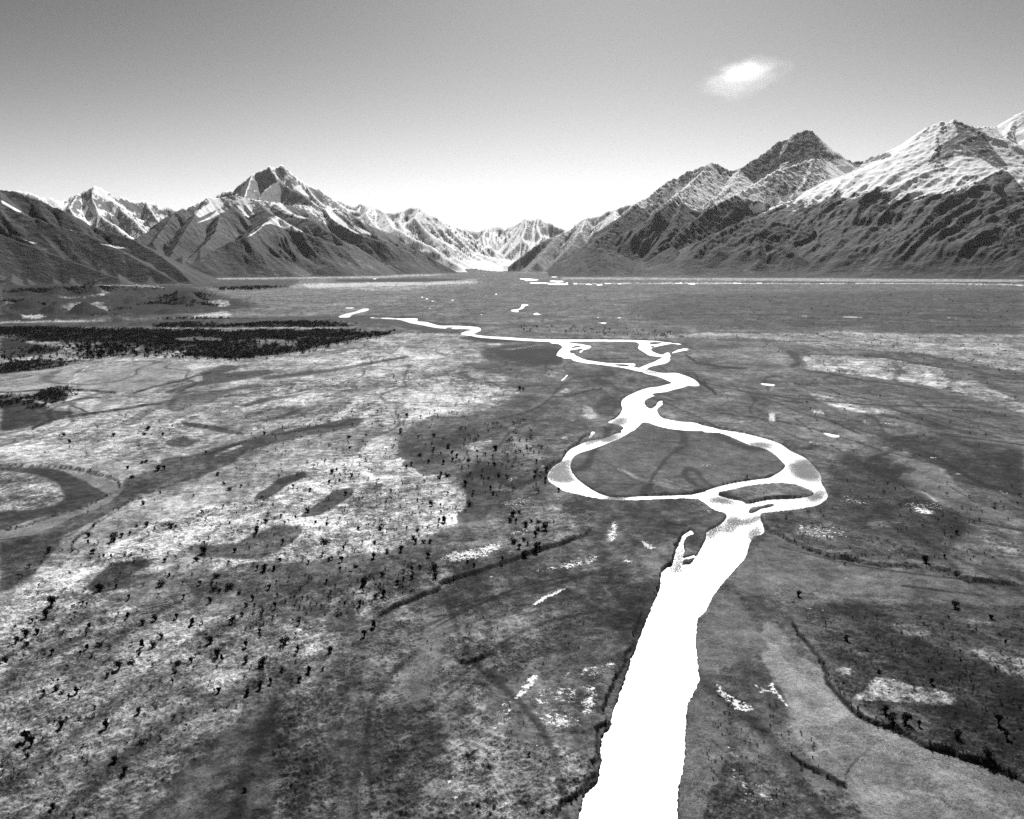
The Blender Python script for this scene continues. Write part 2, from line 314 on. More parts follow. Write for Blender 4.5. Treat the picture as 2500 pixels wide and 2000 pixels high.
# ------------------------------------------------------------------ water outlines
WATER = [
 ('B2', [(1090,520),(1130,525),(1180,545),(1230,545),(1330,570),(1450,590),(1620,590),(1740,625),(1830,660),(1890,700),(1930,745),(1910,768),(1850,768),(1780,760),(1700,785),(1600,805),(1500,835),(1400,850),(1310,860),(1300,875),(1345,885),(1290,910),(1230,935),(1200,965),(1210,1000),(1240,1040),(1300,1055),(1360,1010),(1390,965),(1460,950),(1430,970),(1448,990),(1430,1015),(1390,1045),(1370,1080),(1390,1130),(1440,1180),(1550,1205),(1700,1230),(1860,1240),(1980,1280),(2156,1320),(2156,1375),(1900,1350),(1600,1330),(1400,1290),(1260,1245),(1180,1240),(1120,1290),(1040,1352),(900,1352),(940,1310),(900,1280),(830,1255),(720,1235),(820,1190),(880,1130),(915,1060),(900,1000),(910,950),(960,905),(1050,860),(1150,815),(1260,785),(1380,770),(1480,745),(1570,720),(1510,690),(1420,650),(1320,620),(1220,598),(1170,570),(1060,545),(980,520)]),
 ('A2', [(1140,510),(1230,530),(1350,548),(1450,570),(1560,600),(1640,630),(1690,665),(1740,690),(1800,720),(1850,770),(1895,830),(1900,880),(1925,920),(1943,965),(1925,995),(1880,1025),(1800,1045),(1650,1065),(1520,1078),(1497,1100),(1520,1165),(1515,1215),(1450,1240),(1420,1300),(1400,1370),(1330,1450),(1260,1530),(1185,1625),(1100,1760),(900,1760),(850,1600),(865,1540),(890,1490),(905,1460),(1010,1435),(1075,1370),(1110,1310),(1145,1245),(1150,1200),(1240,1150),(1280,1090),(1200,1060),(1140,1020),(1090,990),(1040,982),(1050,958),(1130,938),(1160,926),(1300,886),(1480,858),(1560,845),(1640,800),(1665,768),(1650,750),(1600,700),(1530,660),(1420,632),(1350,600),(1230,556),(1130,550)]),
 ('A2', [(1090,957),(1000,960),(800,966),(700,969),(600,976),(520,972),(440,950),(360,905),(290,850),(255,800),(248,760),(262,720),(300,688),(400,655),(500,618),(590,578),(650,537),(585,533),(590,550),(545,560),(470,590),(370,605),(300,635),(250,660),(215,700),(190,740),(150,765),(120,790),(100,830),(110,870),(150,895),(200,930),(300,955),(400,978),(500,990),(620,995),(800,990),(1000,985),(1090,987)]),
 ('F', [(1405,1190),(1390,1235),(1375,1270),(1350,1330),(1330,1385),(1312,1440),(1292,1495),(1284,1528),(1270,1545),(1264,1575),(1265,1600),(1258,1640),(1235,1662),(1225,1690),(1212,1740),(1170,1840),(1415,1840),(1424,1725),(1430,1650),(1440,1600),(1443,1540),(1444,1500),(1452,1470),(1472,1430),(1470,1400),(1465,1360),(1466,1330),(1470,1290),(1490,1250),(1520,1215),(1530,1190)]),
 ('B2', [(-20,180),(140,182),(250,200),(380,215),(460,232),(508,243),(480,265),(400,290),(380,315),(345,322),(360,300),(410,275),(380,265),(300,280),(230,290),(215,305),(230,330),(285,340),(290,360),(420,415),(560,440),(700,460),(850,495),(1000,510),(1100,522),(1130,530),(1180,550),(1150,568),(1040,545),(900,515),(750,495),(550,470),(400,455),(270,425),(240,400),(140,395),(120,380),(60,365),(50,350),(80,300),(125,260),(105,225),(60,205),(-20,200)]),
 ('B2', [(700,460),(850,462),(1060,466),(1082,485),(1060,505),(1000,512),(980,502),(1040,482),(850,472),(720,475)]),
 ('B2', [(-40,157),(400,154),(1000,158),(1250,168),(1380,172),(1480,188),(1570,198),(1500,215),(1380,240),(1300,262),(1290,290),(1330,320),(1400,345),(1450,350),(1480,330),(1530,325),(1545,370),(1530,400),(1545,410),(1500,455),(1400,480),(1300,500),(1230,535),(1180,560),(1130,530),(1240,480),(1330,445),(1400,410),(1450,385),(1400,375),(1280,360),(1220,330),(1150,285),(1120,260),(1140,225),(1110,190),(1050,180),(800,174),(400,174),(-40,179)]),
 ('B2', [(1555,325),(1650,285),(1720,270),(1780,273),(1797,285),(1700,300),(1610,320),(1570,332)]),
 ('B2', [(1560,196),(1640,202),(1700,213),(1690,222),(1620,212),(1560,206)]),
 ('C6', [(600,275),(690,274),(682,288),(740,294),(800,311),(880,312),(960,316),(1010,322),(1022,335),(990,350),(960,363),(915,354),(950,340),(985,333),(940,328),(860,328),(780,321),(720,309),(650,297),(618,286)]),
 ('C6', [(945,353),(1050,367),(1150,372),(1300,382),(1412,385),(1412,396),(1380,395),(1250,389),(1130,381),(1000,370)]),
 ('C6', [(272,264),(310,250),(360,239),(400,224),(432,224),(425,233),(370,246),(340,256),(330,267),(290,269)]),
 ('C6', [(300,217),(350,215),(367,221),(320,223)]),
 ('C6', [(430,267),(560,270),(640,274),(640,286),(560,278),(430,272)]),
 ('C6', [(1240,200),(1278,204),(1250,210),(1246,220),(1215,230),(1222,240),(1180,234),(1185,229),(1215,226),(1232,218)]),
 ('C6', [(1290,250),(1320,243),(1325,249),(1358,255),(1310,257)]),
 ('A2', [(900,1452),(918,1425),(945,1330),(970,1270),(985,1225),(1020,1205),(1040,1190),(1060,1212),(1025,1228),(1000,1250),(992,1290),(1000,1330),(990,1370),(1030,1365),(1060,1355),(1075,1362),(1040,1378),(990,1388),(985,1430),(975,1452),(920,1462)]),
 ('A2', [(1895,545),(1940,555),(1990,565),(2025,572),(2010,582),(1970,580),(1940,568)]),
 ('A1', [(2010,165),(1985,200),(1960,210),(1975,185)]),
 ('A2', [(385,545),(412,545),(405,560),(385,562)]),
 ('C3', [(220,1006),(340,1006),(390,1010),(445,1014),(400,1022),(285,1030),(320,1018),(240,1014)]),
 ('C3', [(245,1048),(360,1040),(560,1040),(660,1046),(650,1054),(560,1052),(360,1052),(260,1055)]),
 ('C3', [(470,1052),(590,1052),(700,1055),(690,1062),(520,1060)]), ('C3', [(500,1025),(560,1024),(665,1028),(580,1036),(520,1034)]),
 ('C3', [(650,1042),(690,1039),(700,1045),(655,1048)]), ('C3', [(710,1046),(752,1044),(752,1056),(715,1056)]),
 ('C3', [(798,1053),(890,1054),(888,1062),(800,1060)]), ('C3', [(900,1044),(1040,1045),(1152,1050),(1150,1056),(1050,1055),(910,1050)]),
 ('C3', [(912,1058),(1000,1058),(995,1067),(915,1066)]), ('C3', [(1215,1047),(1310,1048),(1300,1055),(1218,1053)]),
 ('C3', [(1310,1045),(1480,1045),(1478,1051),(1312,1051)]), ('C3', [(1490,1048),(1600,1046),(1670,1038),(1685,1050),(1600,1053),(1495,1053)]),
 ('C3', [(1720,1048),(1790,1050),(1788,1058),(1722,1057)]), ('C3', [(1795,1045),(1920,1045),(1918,1051),(1798,1051)]),
 ('C3', [(518,992),(545,978),(600,976),(588,988),(570,996),(520,998)]), ('C3', [(285,977),(310,976),(308,983),(285,982)]),
 ('C3', [(330,977),(345,977),(345,983),(330,983)]), ('C3', [(200,977),(230,978),(228,982),(202,981)]),
 ('C3', [(28,1138),(50,1140),(48,1147),(30,1145)]), ('C3', [(165,1149),(210,1152),(208,1158),(168,1156)]), ('C3', [(235,1156),(285,1158),(283,1164),(238,1162)]),
 ('C7', [(545,96),(642,96),(640,101),(548,101)]), ('C7', [(755,98),(900,98),(1030,99),(1028,104),(900,103),(758,102)]),
 ('C7', [(1095,99),(1170,99),(1168,103),(1098,103)]), ('C7', [(1430,96),(1640,96),(1638,102),(1432,100)]),
 ('C7', [(1800,103),(1930,104),(1928,108),(1802,107)]), ('C7', [(1925,101),(2005,102),(2002,106),(1928,106)]), ('C7', [(2065,105),(2110,105),(2156,114),(2150,118)]),
 ('C7', [(445,96),(510,97),(510,103),(450,102)]), ('C7', [(188,99),(235,99),(233,105),(190,105)]), ('C7', [(213,286),(242,287),(240,292),(215,291)]),
 ('C7', [(478,283),(552,284),(550,289),(480,288)]), ('C7', [(820,286),(850,286),(912,291),(908,295),(850,292)]), ('C7', [(1078,294),(1160,293),(1235,296),(1232,300),(1085,299)]),
 ('C7', [(1700,297),(1790,299),(1788,303),(1702,302)]),
 ('C6', [(705,160),(722,160),(720,167),(707,167)]), ('C6', [(725,168),(748,168),(760,174),(735,176)]), ('C6', [(752,182),(785,179),(788,184),(756,188)]),
 ('C6', [(735,219),(762,218),(760,223),(738,224)]), ('C6', [(1055,176),(1085,178),(1083,182),(1058,181)]), ('C6', [(1096,143),(1110,145),(1108,150),(1098,149)]),
 ('C6', [(1620,267),(1652,268),(1650,273),(1622,272)]), ('C6', [(1735,268),(1762,268),(1760,273),(1737,272)]), ('C6', [(1018,250),(1035,252),(1033,257),(1020,256)]),
 ('C6', [(855,178),(880,173),(885,178),(860,183)]), ('C6', [(925,146),(942,148),(940,152),(928,151)]), ('C6', [(1620,295),(1745,297),(1742,301),(1622,299)]),
 ('C2', [(948,1015),(985,1015),(985,1022),(950,1021)]), ('C6', [(1010,46),(1050,47),(1048,51),(1012,50)]),
 ('C7', [(600,680),(660,684),(705,690),(690,697),(640,692)]), ('B2', [(200,618),(175,640),(150,670),(115,692),(100,688),(150,655),(170,625),(195,610)]),
 ('A3', [(1630,1240),(1660,1238),(1695,1252),(1670,1258)]),
]
ISLANDS = [
 ('A2', [(1215,955),(1300,935),(1420,905),(1600,888),(1700,890),(1780,910),(1850,945),(1820,970),(1700,985),(1560,990),(1480,1005),(1410,1018),(1380,1000),(1300,985)]),
 ('B2', [(185,270),(260,245),(300,232),(390,235),(350,252),(260,265)]),
 ('B2', [(1260,190),(1340,182),(1440,190),(1380,212),(1290,215)]),
 ('B2', [(1268,235),(1350,227),(1320,247),(1275,248)]),
 ('A2', [(1420,1070),(1440,1045),(1500,1035),(1560,1020),(1600,1022),(1560,1040),(1500,1052),(1480,1065),(1440,1080)]),
 ('C6', [(830,320),(870,318),(890,323),(850,325)]),
]
CALM = [  # smoother reaches that mirror the grey upper sky
 ('A2', [(190,735),(265,715),(250,760),(260,830),(290,870),(200,880),(100,860),(95,810),(150,760)]),
 ('A2', [(440,575),(545,560),(600,540),(560,600),(460,620)]), ('A2', [(490,960),(620,965),(620,1005),(490,1000)]),
 ('A2', [(1140,995),(1210,965),(1300,985),(1360,1020),(1240,1015)]), ('A2', [(1280,1110),(1350,1090),(1360,1150),(1330,1200),(1260,1210)]),
 ('A2', [(1380,1120),(1500,1090),(1520,1110),(1430,1150),(1380,1160)]), ('A2', [(1700,750),(1820,720),(1900,830),(1880,870),(1750,850),(1690,800)]),
 ('B2', [(820,1190),(980,1150),(1000,1220),(880,1290),(760,1250)]), ('B2', [(1160,545),(1250,545),(1460,590),(1440,610),(1280,605),(1200,590)]),
 ('B2', [(1640,740),(1800,720),(1900,730),(1930,750),(1880,770),(1780,755),(1700,765)]), ('B2', [(1150,880),(1290,850),(1310,880),(1200,920)]),
 ('B2', [(1300,1060),(1370,1000),(1400,970),(1460,960),(1440,1010),(1380,1060),(1400,1150),(1350,1110)]),
 ('A2', [(905,1470),(925,1410),(955,1310),(1000,1300),(995,1400),(975,1465)]), ('A2', [(1400,630),(1520,610),(1600,640),(1500,660)]),
 ('A2', [(1820,960),(1900,920),(1930,960),(1850,1010),(1800,990)]), ('A2', [(1440,1180),(1520,1160),(1500,1215),(1430,1290),(1420,1220)]),
 ('A2', [(1140,1240),(1150,1180),(1240,1140),(1230,1190),(1170,1260)]), ('A2', [(410,545),(340,605),(330,640),(430,610)]),
]
Wm = np.zeros((RH, RW), np.float32)
for c, p in WATER:
    P = T(c, p)
    if c in ('C3', 'C7', 'C6', 'C2') and P[:, 1].mean() < 790 and len(p) < 9:
        m_ = P.mean(0); P = catmull(P, True, 5); q_ = np.random.RandomState(int(m_[0] * 7)).rand(len(P))
        P[:, 1] = m_[1] + (P[:, 1] - m_[1]) * (.35 + .5 * q_) + (P[:, 0] - m_[0]) * .012
        P[:, 0] = m_[0] + (P[:, 0] - m_[0]) * (.75 + .3 * q_)
    elif len(p) > 9: P = catmull(P, True, 3)
    fill(Wm, P)
for c, p in ISLANDS: fill(Wm, catmull(T(c, p), True, 3), 0.0)
Cm = np.zeros((RH, RW), np.float32)
for c, p in CALM: fill(Cm, catmull(T(c, p), True, 3))
Cm = blur(Cm, 12, 5)

# ------------------------------------------------------------------ ground tones (target greys of the ground cover), traced areas
TONES = [  # crop, grey, feather px (x), ragged, grass 0..1, polygon
 ('F', .50, 20, .6, .3, [(380,585),(1010,588),(1050,600),(900,612),(840,640),(740,660),(500,670),(430,655),(440,625),(400,605)]),
 ('F', .60, 14, .7, .3, [(600,600),(1000,588),(1010,594),(880,606),(860,612),(600,606)]),
 ('F', .36, 10, .6, .2, [(400,588),(560,586),(640,590),(600,606),(500,606),(400,606)]),
 ('F', .62, 6, .5, .2, [(395,584),(600,583),(800,580),(940,577),(940,580),(800,585),(560,588),(400,589)]),
 ('F', .70, 8, .5, .2, [(640,598),(820,594),(1010,592),(1000,596),(830,602),(640,606)]),
 ('F', .28, 8, .5, .2, [(700,589),(900,586),(1000,588),(900,594),(700,593)]),
 ('S', .60, 5, .4, .2, [(1370,676),(1700,679),(2500,676),(2500,690),(2100,688),(1700,684),(1370,682)]),
 ('F', .29, 30, 1., .9, [(0,590),(200,598),(400,602),(470,625),(560,640),(470,655),(300,665),(0,680)]),
 ('B1', .60, 8, .8, .4, [(0,30),(300,30),(700,40),(1200,50),(1600,90),(1500,95),(1000,70),(500,60),(0,60)]),
 ('B1', .55, 10, .9, .4, [(560,270),(700,230),(950,250),(1050,290),(900,330),(700,320)]),
 ('B1', .70, 6, 1.1, .3, [(180,360),(350,330),(450,360),(420,380),(250,380)]), ('B1', .64, 6, 1.1, .3, [(0,405),(250,400),(560,395),(860,400),(1200,390),(1300,400),(900,415),(400,415),(0,425)]),
 ('B1', .62, 6, 1.1, .3, [(0,268),(100,240),(230,225),(240,235),(120,262),(0,285)]), ('B1', .60, 5, .5, .3, [(500,170),(800,180),(1040,135),(1040,145),(820,190),(600,185)]),
 ('B1', .68, 8, 1.1, .3, [(1800,360),(1950,330),(2156,310),(2156,370),(2000,380),(1850,372)]), ('B1', .62, 6, 1.1, .3, [(1950,230),(2156,210),(2156,260),(2050,260)]),
 ('B1', .40, 8, .5, .3, [(0,425),(1400,400),(2156,380),(2156,460),(1000,455),(0,460)]),
 ('F', .36, 10, .5, .3, [(0,682),(400,672),(740,665),(860,668),(960,690),(980,705),(900,700),(800,680),(0,690)]),
 ('F', .60, 20, .6, .4, [(-150,700),(300,735),(600,750),(830,700),(1000,705),(1060,730),(1050,750),(960,770),(1050,790),(1100,830),(1000,870),(900,880),(830,915),(840,960),(870,1000),(960,1000),(985,1060),(900,1150),(700,1210),(560,1270),(300,1330),(120,1500),(-150,1700)]),
 ('C5', .575, 4, .3, .15, [(-100,520),(300,540),(500,510),(700,520),(1000,510),(1165,515),(1050,560),(860,615),(720,650),(600,672),(350,650),(180,655),(0,668),(-100,670)]),
 ('C5', .66, 4, .4, .2, [(950,520),(1100,510),(1170,517),(1090,535),(1010,545)]),
 ('B1', .30, 10, .8, .6, [(0,560),(200,575),(300,620),(450,640),(600,680),(400,720),(200,740),(0,750)]),
 ('B1', .30, 8, .7, .5, [(0,1150),(250,1140),(420,1180),(500,1232),(0,1232)]), ('C5', .34, 10, .7, .4, [(0,740),(150,740),(330,760),(430,770),(300,800),(170,850),(0,870)]),
 ('B1', .68, 5, .5, .3, [(620,1060),(800,1060),(940,1075),(850,1100),(700,1140),(590,1170),(640,1110)]),
 ('F', .72, 14, .9, .9, [(840,800),(960,790),(1080,830),(950,870),(840,890),(640,910),(520,905),(600,880),(700,860)]),
 ('F', .72, 12, .7, .5, [(650,760),(830,715),(860,720),(780,745),(960,738),(980,745),(880,760),(740,775)]),
 ('F', .68, 14, .9, .9, [(480,850),(560,820),(700,790),(900,770),(960,775),(780,810),(640,850),(520,870)]),
 ('F', .70, 16, .9, .9, [(30,920),(180,880),(360,860),(480,880),(400,930),(250,960),(150,975),(20,960)]),
 ('F', .74, 14, .9, 1., [(500,1130),(560,1040),(600,1000),(720,950),(830,930),(850,985),(950,1010),(980,1050),(950,1110),(820,1160),(640,1190),(500,1215),(430,1200)]),
 ('F', .72, 16, .9, 1., [(200,1180),(330,1100),(480,1060),(600,1020),(540,1080),(480,1140),(330,1180),(250,1250),(100,1390),(0,1440),(0,1270),(100,1220)]),
 ('F', .62, 30, .9, .9, [(0,1290),(280,1270),(480,1230),(560,1260),(400,1350),(250,1420),(120,1500),(0,1520)]),
 ('F', .58, 30, .9, .9, [(250,1300),(480,1220),(700,1180),(860,1170),(820,1210),(700,1260),(500,1310),(400,1340)]),
 ('F', .57, 20, .9, 1., [(670,1270),(740,1230),(860,1190),(1030,1180),(940,1235),(800,1290),(720,1310)]),
 ('F', .59, 60, .9, .9, [(-100,1350),(300,1330),(560,1290),(760,1330),(600,1450),(400,1600),(250,1800),(-100,1850)]),
 ('F', .56, 40, 1., .9, [(250,1420),(450,1400),(420,1480),(350,1560),(200,1650),(0,1700),(-80,1640),(100,1550)]),
 # old channels crossing the pale grass
 ('C8', .42, 8, .6, .4, [(1800,100),(2150,40),(2100,100),(1760,160),(1450,240),(1380,310),(1200,380),(1000,450),(800,520),(740,560),(560,660),(480,700),(380,740),(300,850),(150,1000),(0,1080),(0,760),(200,735),(450,625),(640,550),(715,465),(740,410),(930,350),(950,290),(1150,260),(1350,200),(1600,140)]),
 ('C8', .36, 8, .6, .3, [(-60,600),(200,590),(330,560),(385,520),(350,440),(280,400),(150,370),(-60,350),(0,340),(300,345),(480,400),(540,450),(620,490),(650,500),(480,585),(200,650),(0,715),(-60,720)]),
 ('C8', .70, 8, .8, .9, [(-60,370),(150,385),(270,420),(340,470),(370,530),(300,560),(150,590),(-60,590)]),
 ('C8', .50, 4, .3, .05, [(-60,735),(60,712),(200,660),(350,615),(500,585),(600,540),(650,500),(600,480),(540,440),(480,410),(340,352),(490,390),(600,400),(690,440),(715,465),(700,500),(640,545),(560,590),(450,625),(330,680),(200,735),(0,760),(-60,765)]),
 ('C8', .36, 6, .6, .4, [(1485,520),(1530,480),(1560,470),(1640,400),(1780,365),(1795,390),(1700,430),(1600,500),(1530,535)]),
 ('C8', .44, 14, 1.1, .6, [(1070,830),(1130,790),(1280,800),(1400,790),(1480,730),(1620,680),(1770,690),(1680,800),(1560,870),(1400,880),(1200,860)]),
 ('C8', .38, 6, .7, .4, [(1740,640),(1850,560),(1950,480),(2060,460),(2070,490),(2000,540),(1860,620)]),
 ('C8', .43, 10, .9, .5, [(480,1050),(560,980),(650,900),(760,890),(900,880),(870,920),(700,980),(900,960),(1000,940),(800,1040),(600,1080)]),
 ('C8', .42, 10, .8, .4, [(970,190),(1050,160),(1180,180),(1100,220),(990,215)]), ('C8', .38, 6, .7, .4, [(1040,70),(1100,75),(1250,95),(1400,130),(1440,150),(1350,140),(1200,115),(1080,95)]),
 ('F', .47, 26, 1.1, .6, [(380,1220),(560,1180),(760,1190),(880,1150),(960,1110),(1000,1120),(880,1190),(700,1260),(560,1290),(420,1300)]),
 ('B3', .40, 6, .7, .3, [(300,540),(520,470),(700,480),(600,520),(450,550),(700,530),(900,510),(1000,530),(860,570),(700,600),(400,640),(0,730),(0,700),(150,650),(350,600)]),
 ('B3', .42, 6, .6, .3, [(820,600),(900,560),(1000,560),(1200,530),(1500,500),(1700,460),(2156,380),(2156,410),(1800,470),(1500,530),(1200,570),(950,600)]),
 ('B3', .45, 8, .7, .3, [(0,850),(60,740),(200,700),(500,690),(700,640),(900,630),(820,660),(600,710),(500,740),(440,800),(250,830),(120,900)]),
 ('B3', .45, 6, .7, .5, [(630,840),(750,800),(900,750),(1100,740),(1280,700),(1300,710),(1100,760),(900,790),(760,830)]),
 ('B3', .38, 4, .4, .2, [(1560,800),(1620,792),(1670,797),(1640,812),(1580,815)]), ('B3', .36, 4, .5, .2, [(1060,1060),(1300,1010),(1500,960),(1620,930),(1730,940),(1650,985),(1450,1010),(1200,1060)]),
 ('B3', .40, 6, .6, .3, [(830,960),(1000,920),(1150,860),(1280,830),(1200,870),(1050,940),(880,975)]), ('B3', .36, 6, .6, .3, [(1745,375),(1790,358),(1830,370),(1870,375),(1800,385)]),
 # middle ground between the pale grass and the river
 ('F', .36, 14, .8, .4, [(1010,735),(1120,722),(1190,738),(1180,765),(1110,775),(1030,760)]), ('F', .255, 6, .6, .3, [(1040,742),(1100,735),(1190,735),(1182,768),(1120,768),(1060,755)]),
 ('F', .34, 8, .7, .4, [(1000,705),(1120,718),(1030,722),(960,712)]),
 ('F', .39, 20, 1., .6, [(840,920),(900,905),(1010,890),(1080,900),(1040,930),(960,960),(880,985),(850,960)]),
 ('F', .44, 16, .9, .8, [(1060,940),(1120,905),(1210,940),(1160,990),(1140,1050),(1050,1080),(990,1060),(1000,1000)]),
 ('A1', .60, 6, .8, .6, [(1000,280),(1150,230),(1250,200),(1240,240),(1150,320),(1060,300)]),
 ('A1', .50, 10, .9, .8, [(950,1000),(1100,900),(1300,800),(1500,760),(1700,700),(2000,760),(2000,900),(1800,1000),(1500,1060),(1350,1130),(1000,1180),(850,1160)]),
 ('A1', .56, 8, .9, .8, [(1680,700),(1850,650),(1900,720),(1820,760),(1700,760)]), ('A1', .55, 8, .9, .9, [(1600,1000),(1700,900),(1900,830),(1950,870),(1850,960),(1720,1010)]),
 ('A1', .36, 10, .7, .4, [(1000,480),(1100,460),(1240,440),(1250,600),(1220,750),(1150,830),(1000,860),(980,800),(1060,740),(1040,600)]),
 ('A1', .52, 8, .7, .4, [(1350,120),(1420,130),(1500,240),(1600,330),(1700,370),(1600,390),(1400,320),(1380,220)]),
 ('B2', .62, 6, .6, .3, [(50,860),(110,810),(200,790),(260,850),(150,870)]), ('B2', .60, 6, .6, .3, [(400,1000),(470,1020),(540,1090),(570,1160),(520,1215),(430,1180),(390,1100)]),
 ('B2', .35, 14, 1.0, .5, [(560,960),(700,880),(880,900),(880,1000),(890,1080),(800,1170),(600,1180),(560,1080)]),
 ('B2', .50, 10, .8, .3, [(0,560),(60,640),(0,690)]), ('B2', .55, 10, .6, .2, [(640,640),(700,630),(740,670),(680,690)]),
 ('F', .54, 8, .8, .5, [(1110,708),(1300,708),(1410,706),(1420,712),(1300,716),(1130,715)]),
 # right plain
 ('F', .385, 20, .9, .4, [(1400,620),(2156,610),(2156,680),(1700,690),(1400,680),(1300,650)]),
 ('C7', .58, 14, .7, .4, [(850,395),(1100,385),(2160,400),(2400,420),(2400,640),(2156,620),(1850,570),(1550,510),(1300,490),(1000,470),(760,430),(300,415),(0,410),(0,395)]),
 ('C7', .68, 8, .7, .5, [(870,535),(900,520),(1200,525),(1450,555),(1650,590),(1730,670),(1700,720),(1500,680),(1200,640),(860,600),(880,570)]),
 ('C7', .62, 14, .9, .6, [(1690,680),(1850,655),(2000,730),(2156,790),(2400,860),(2400,930),(2156,860),(1950,790),(1760,740)]),
 ('C7', .62, 8, .9, .6, [(900,740),(1050,775),(1200,815),(1400,845),(1470,870),(1250,865),(1100,835),(950,790)]),
 ('C7', .52, 10, .7, .3, [(200,520),(320,490),(700,470),(770,510),(830,560),(760,590),(560,530),(380,530),(240,540)]),
 ('C7', .34, 8, .6, .4, [(740,470),(840,520),(860,580),(760,600),(820,560),(790,520)]), ('C7', .36, 20, .7, .3, [(1400,340),(2156,345),(2156,395),(1500,395),(1200,380)]),
 ('A3', .33, 20, .8, .6, [(1020,200),(1300,180),(2156,270),(2156,660),(1900,620),(1600,520),(1500,420),(1300,310),(1100,260)]),
 ('A3', .49, 8, .5, .15, [(340,-20),(430,20),(700,90),(950,190),(1000,260),(1200,300),(1400,380),(1560,450),(1640,560),(1800,700),(2156,830),(2400,900),(2400,1030),(2156,880),(1900,830),(1700,790),(1500,700),(1380,600),(1300,520),(1150,510),(1100,470),(1300,480),(1360,455),(1280,390),(1100,330),(950,240),(700,140),(450,50)]),
 ('A3', .52, 6, .5, .1, [(1060,290),(1150,300),(1290,360),(1280,390),(1150,340)]),
 ('A3', .37, 20, .9, .8, [(680,420),(900,280),(1060,350),(1280,420),(1340,460),(1150,500),(1300,580),(1500,700),(1700,800),(1780,900),(1500,1150),(900,1120),(500,1020),(280,900),(220,800),(500,740),(690,660)]),
 ('A3', .44, 16, .9, .9, [(980,830),(1200,830),(1250,880),(1000,900)]), ('A3', .50, 16, .9, .9, [(1780,930),(1950,960),(2156,1020),(2156,1150),(2000,1100),(1850,1050)]),
 ('A3', .46, 14, .9, .7, [(1600,780),(1750,830),(2000,930),(2156,1000),(2000,990),(1750,880)]), ('A3', .48, 16, .9, .9, [(1950,1170),(2156,1180),(2156,1260),(2000,1220)]),
 ('A3', .46, 12, .5, .15, [(230,950),(380,980),(700,1110),(1100,1190),(1500,1230),(1750,1310),(2156,1360),(2400,1400),(2400,1540),(2156,1530),(1600,1440),(900,1390),(500,1350),(330,1330),(200,1400),(0,1400),(0,1180),(80,1100)]),
 ('A7', .37, 30, .9, .9, [(440,-60),(900,-100),(2400,-60),(2400,1300),(2000,1180),(1700,1060),(1400,980),(1060,820),(820,670),(660,430),(560,230)]),
 ('A7', .62, 10, .9, 1., [(950,600),(1050,480),(1250,540),(1600,600),(1660,690),(1560,710),(1400,680),(1200,680),(860,680)]),
 ('A7', .58, 8, .9, .9, [(715,445),(800,415),(890,450),(850,480),(760,475)]), ('A7', .47, 12, .9, .9, [(870,320),(950,290),(1100,320),(1150,380),(1050,390)]),
 ('A7', .50, 14, .9, .9, [(1150,90),(1330,70),(1450,150),(1400,180),(1230,160)]), ('A7', .52, 20, .9, .9, [(1700,200),(1900,300),(2156,350),(2400,430),(2400,540),(2156,480),(1950,400),(1750,260)]),
 ('A7', .48, 14, .9, .9, [(1700,40),(1900,20),(1900,90),(1750,90)]), ('A7', .46, 14, .8, .6, [(1060,700),(1300,740),(1450,820),(1440,900),(1250,900),(1090,810)]),
 ('A7', .52, 10, .4, .12, [(200,60),(300,60),(420,260),(640,430),(800,670),(1050,820),(1390,980),(1800,1110),(2156,1270),(2400,1400),(2400,1800),(900,1800),(980,1540),(820,1340),(560,1140),(430,900),(350,640),(230,430),(150,300)]),
 ('A7', .57, 8, .3, .04, [(190,270),(240,210),(300,220),(340,330),(480,450),(620,550),(760,640),(850,740),(740,820),(560,850),(450,790),(370,640),(280,470),(180,330)]),
 ('A7', .52, 10, .3, .06, [(380,520),(560,640),(700,760),(620,790),(500,700)]),
 ('A7', .46, 10, .5, .15, [(0,820),(120,850),(400,1080),(700,1240),(830,1310),(500,1250),(380,1150),(100,960),(0,940)]),
 ('A7', .455, 26, 1.1, .7, [(-200,1100),(0,1050),(250,1180),(500,1250),(760,1300),(900,1460),(940,1800),(-500,1800)]),
 # gravel bars beside the river
 ('A6', .47, 8, .4, .12, [(1400,-200),(1700,-200),(2000,300),(1700,420),(1450,480),(1650,800),(1640,1200),(1480,1500),(1440,1760),(1215,1760),(1250,1400),(1285,1100),(1275,740),(1400,560),(1365,300)]),
 ('A2', .43, 10, .5, .15, [(260,720),(400,660),(700,520),(740,490),(1000,530),(1300,590),(1600,700),(1665,770),(1560,845),(1300,880),(1130,935),(1000,958),(600,973),(440,945),(290,850),(250,790)]),
 ('A2', .46, 10, .9, .4, [(850,660),(960,620),(1060,630),(1000,690),(940,720),(900,700)]), ('A2', .42, 10, .8, .3, [(760,770),(850,740),(860,800),(820,840),(770,820)]),
 ('A2', .52, 5, .4, .1, [(560,795),(600,790),(700,850),(850,890),(1000,930),(1120,935),(1000,945),(850,920),(650,860)]),
 ('A2', .46, 10, .9, .9, [(110,990),(300,985),(430,1080),(330,1120),(150,1050)]),
 ('A1', .45, 14, .7, .6, [(1000,1250),(1400,1180),(1900,1040),(2156,980),(2400,1000),(2400,1700),(900,1700),(700,1650),(500,1540),(800,1400)]),
 ('A5', .49, 30, .8, .8, [(330,230),(520,80),(800,-50),(1600,-100),(2100,0),(2000,300),(1600,450),(1400,700),(1250,1250),(1300,1700),(420,1700),(520,1300),(600,900),(420,560)]),
 ('A5', .47, 14, .9, .15, [(1050,-40),(1250,-40),(1150,350),(1070,600),(1000,740),(900,640),(860,520),(960,360)]),
 ('A5', .44, 10, .5, .3, [(560,920),(640,900),(700,1000),(720,1200),(600,1290),(560,1100)]),
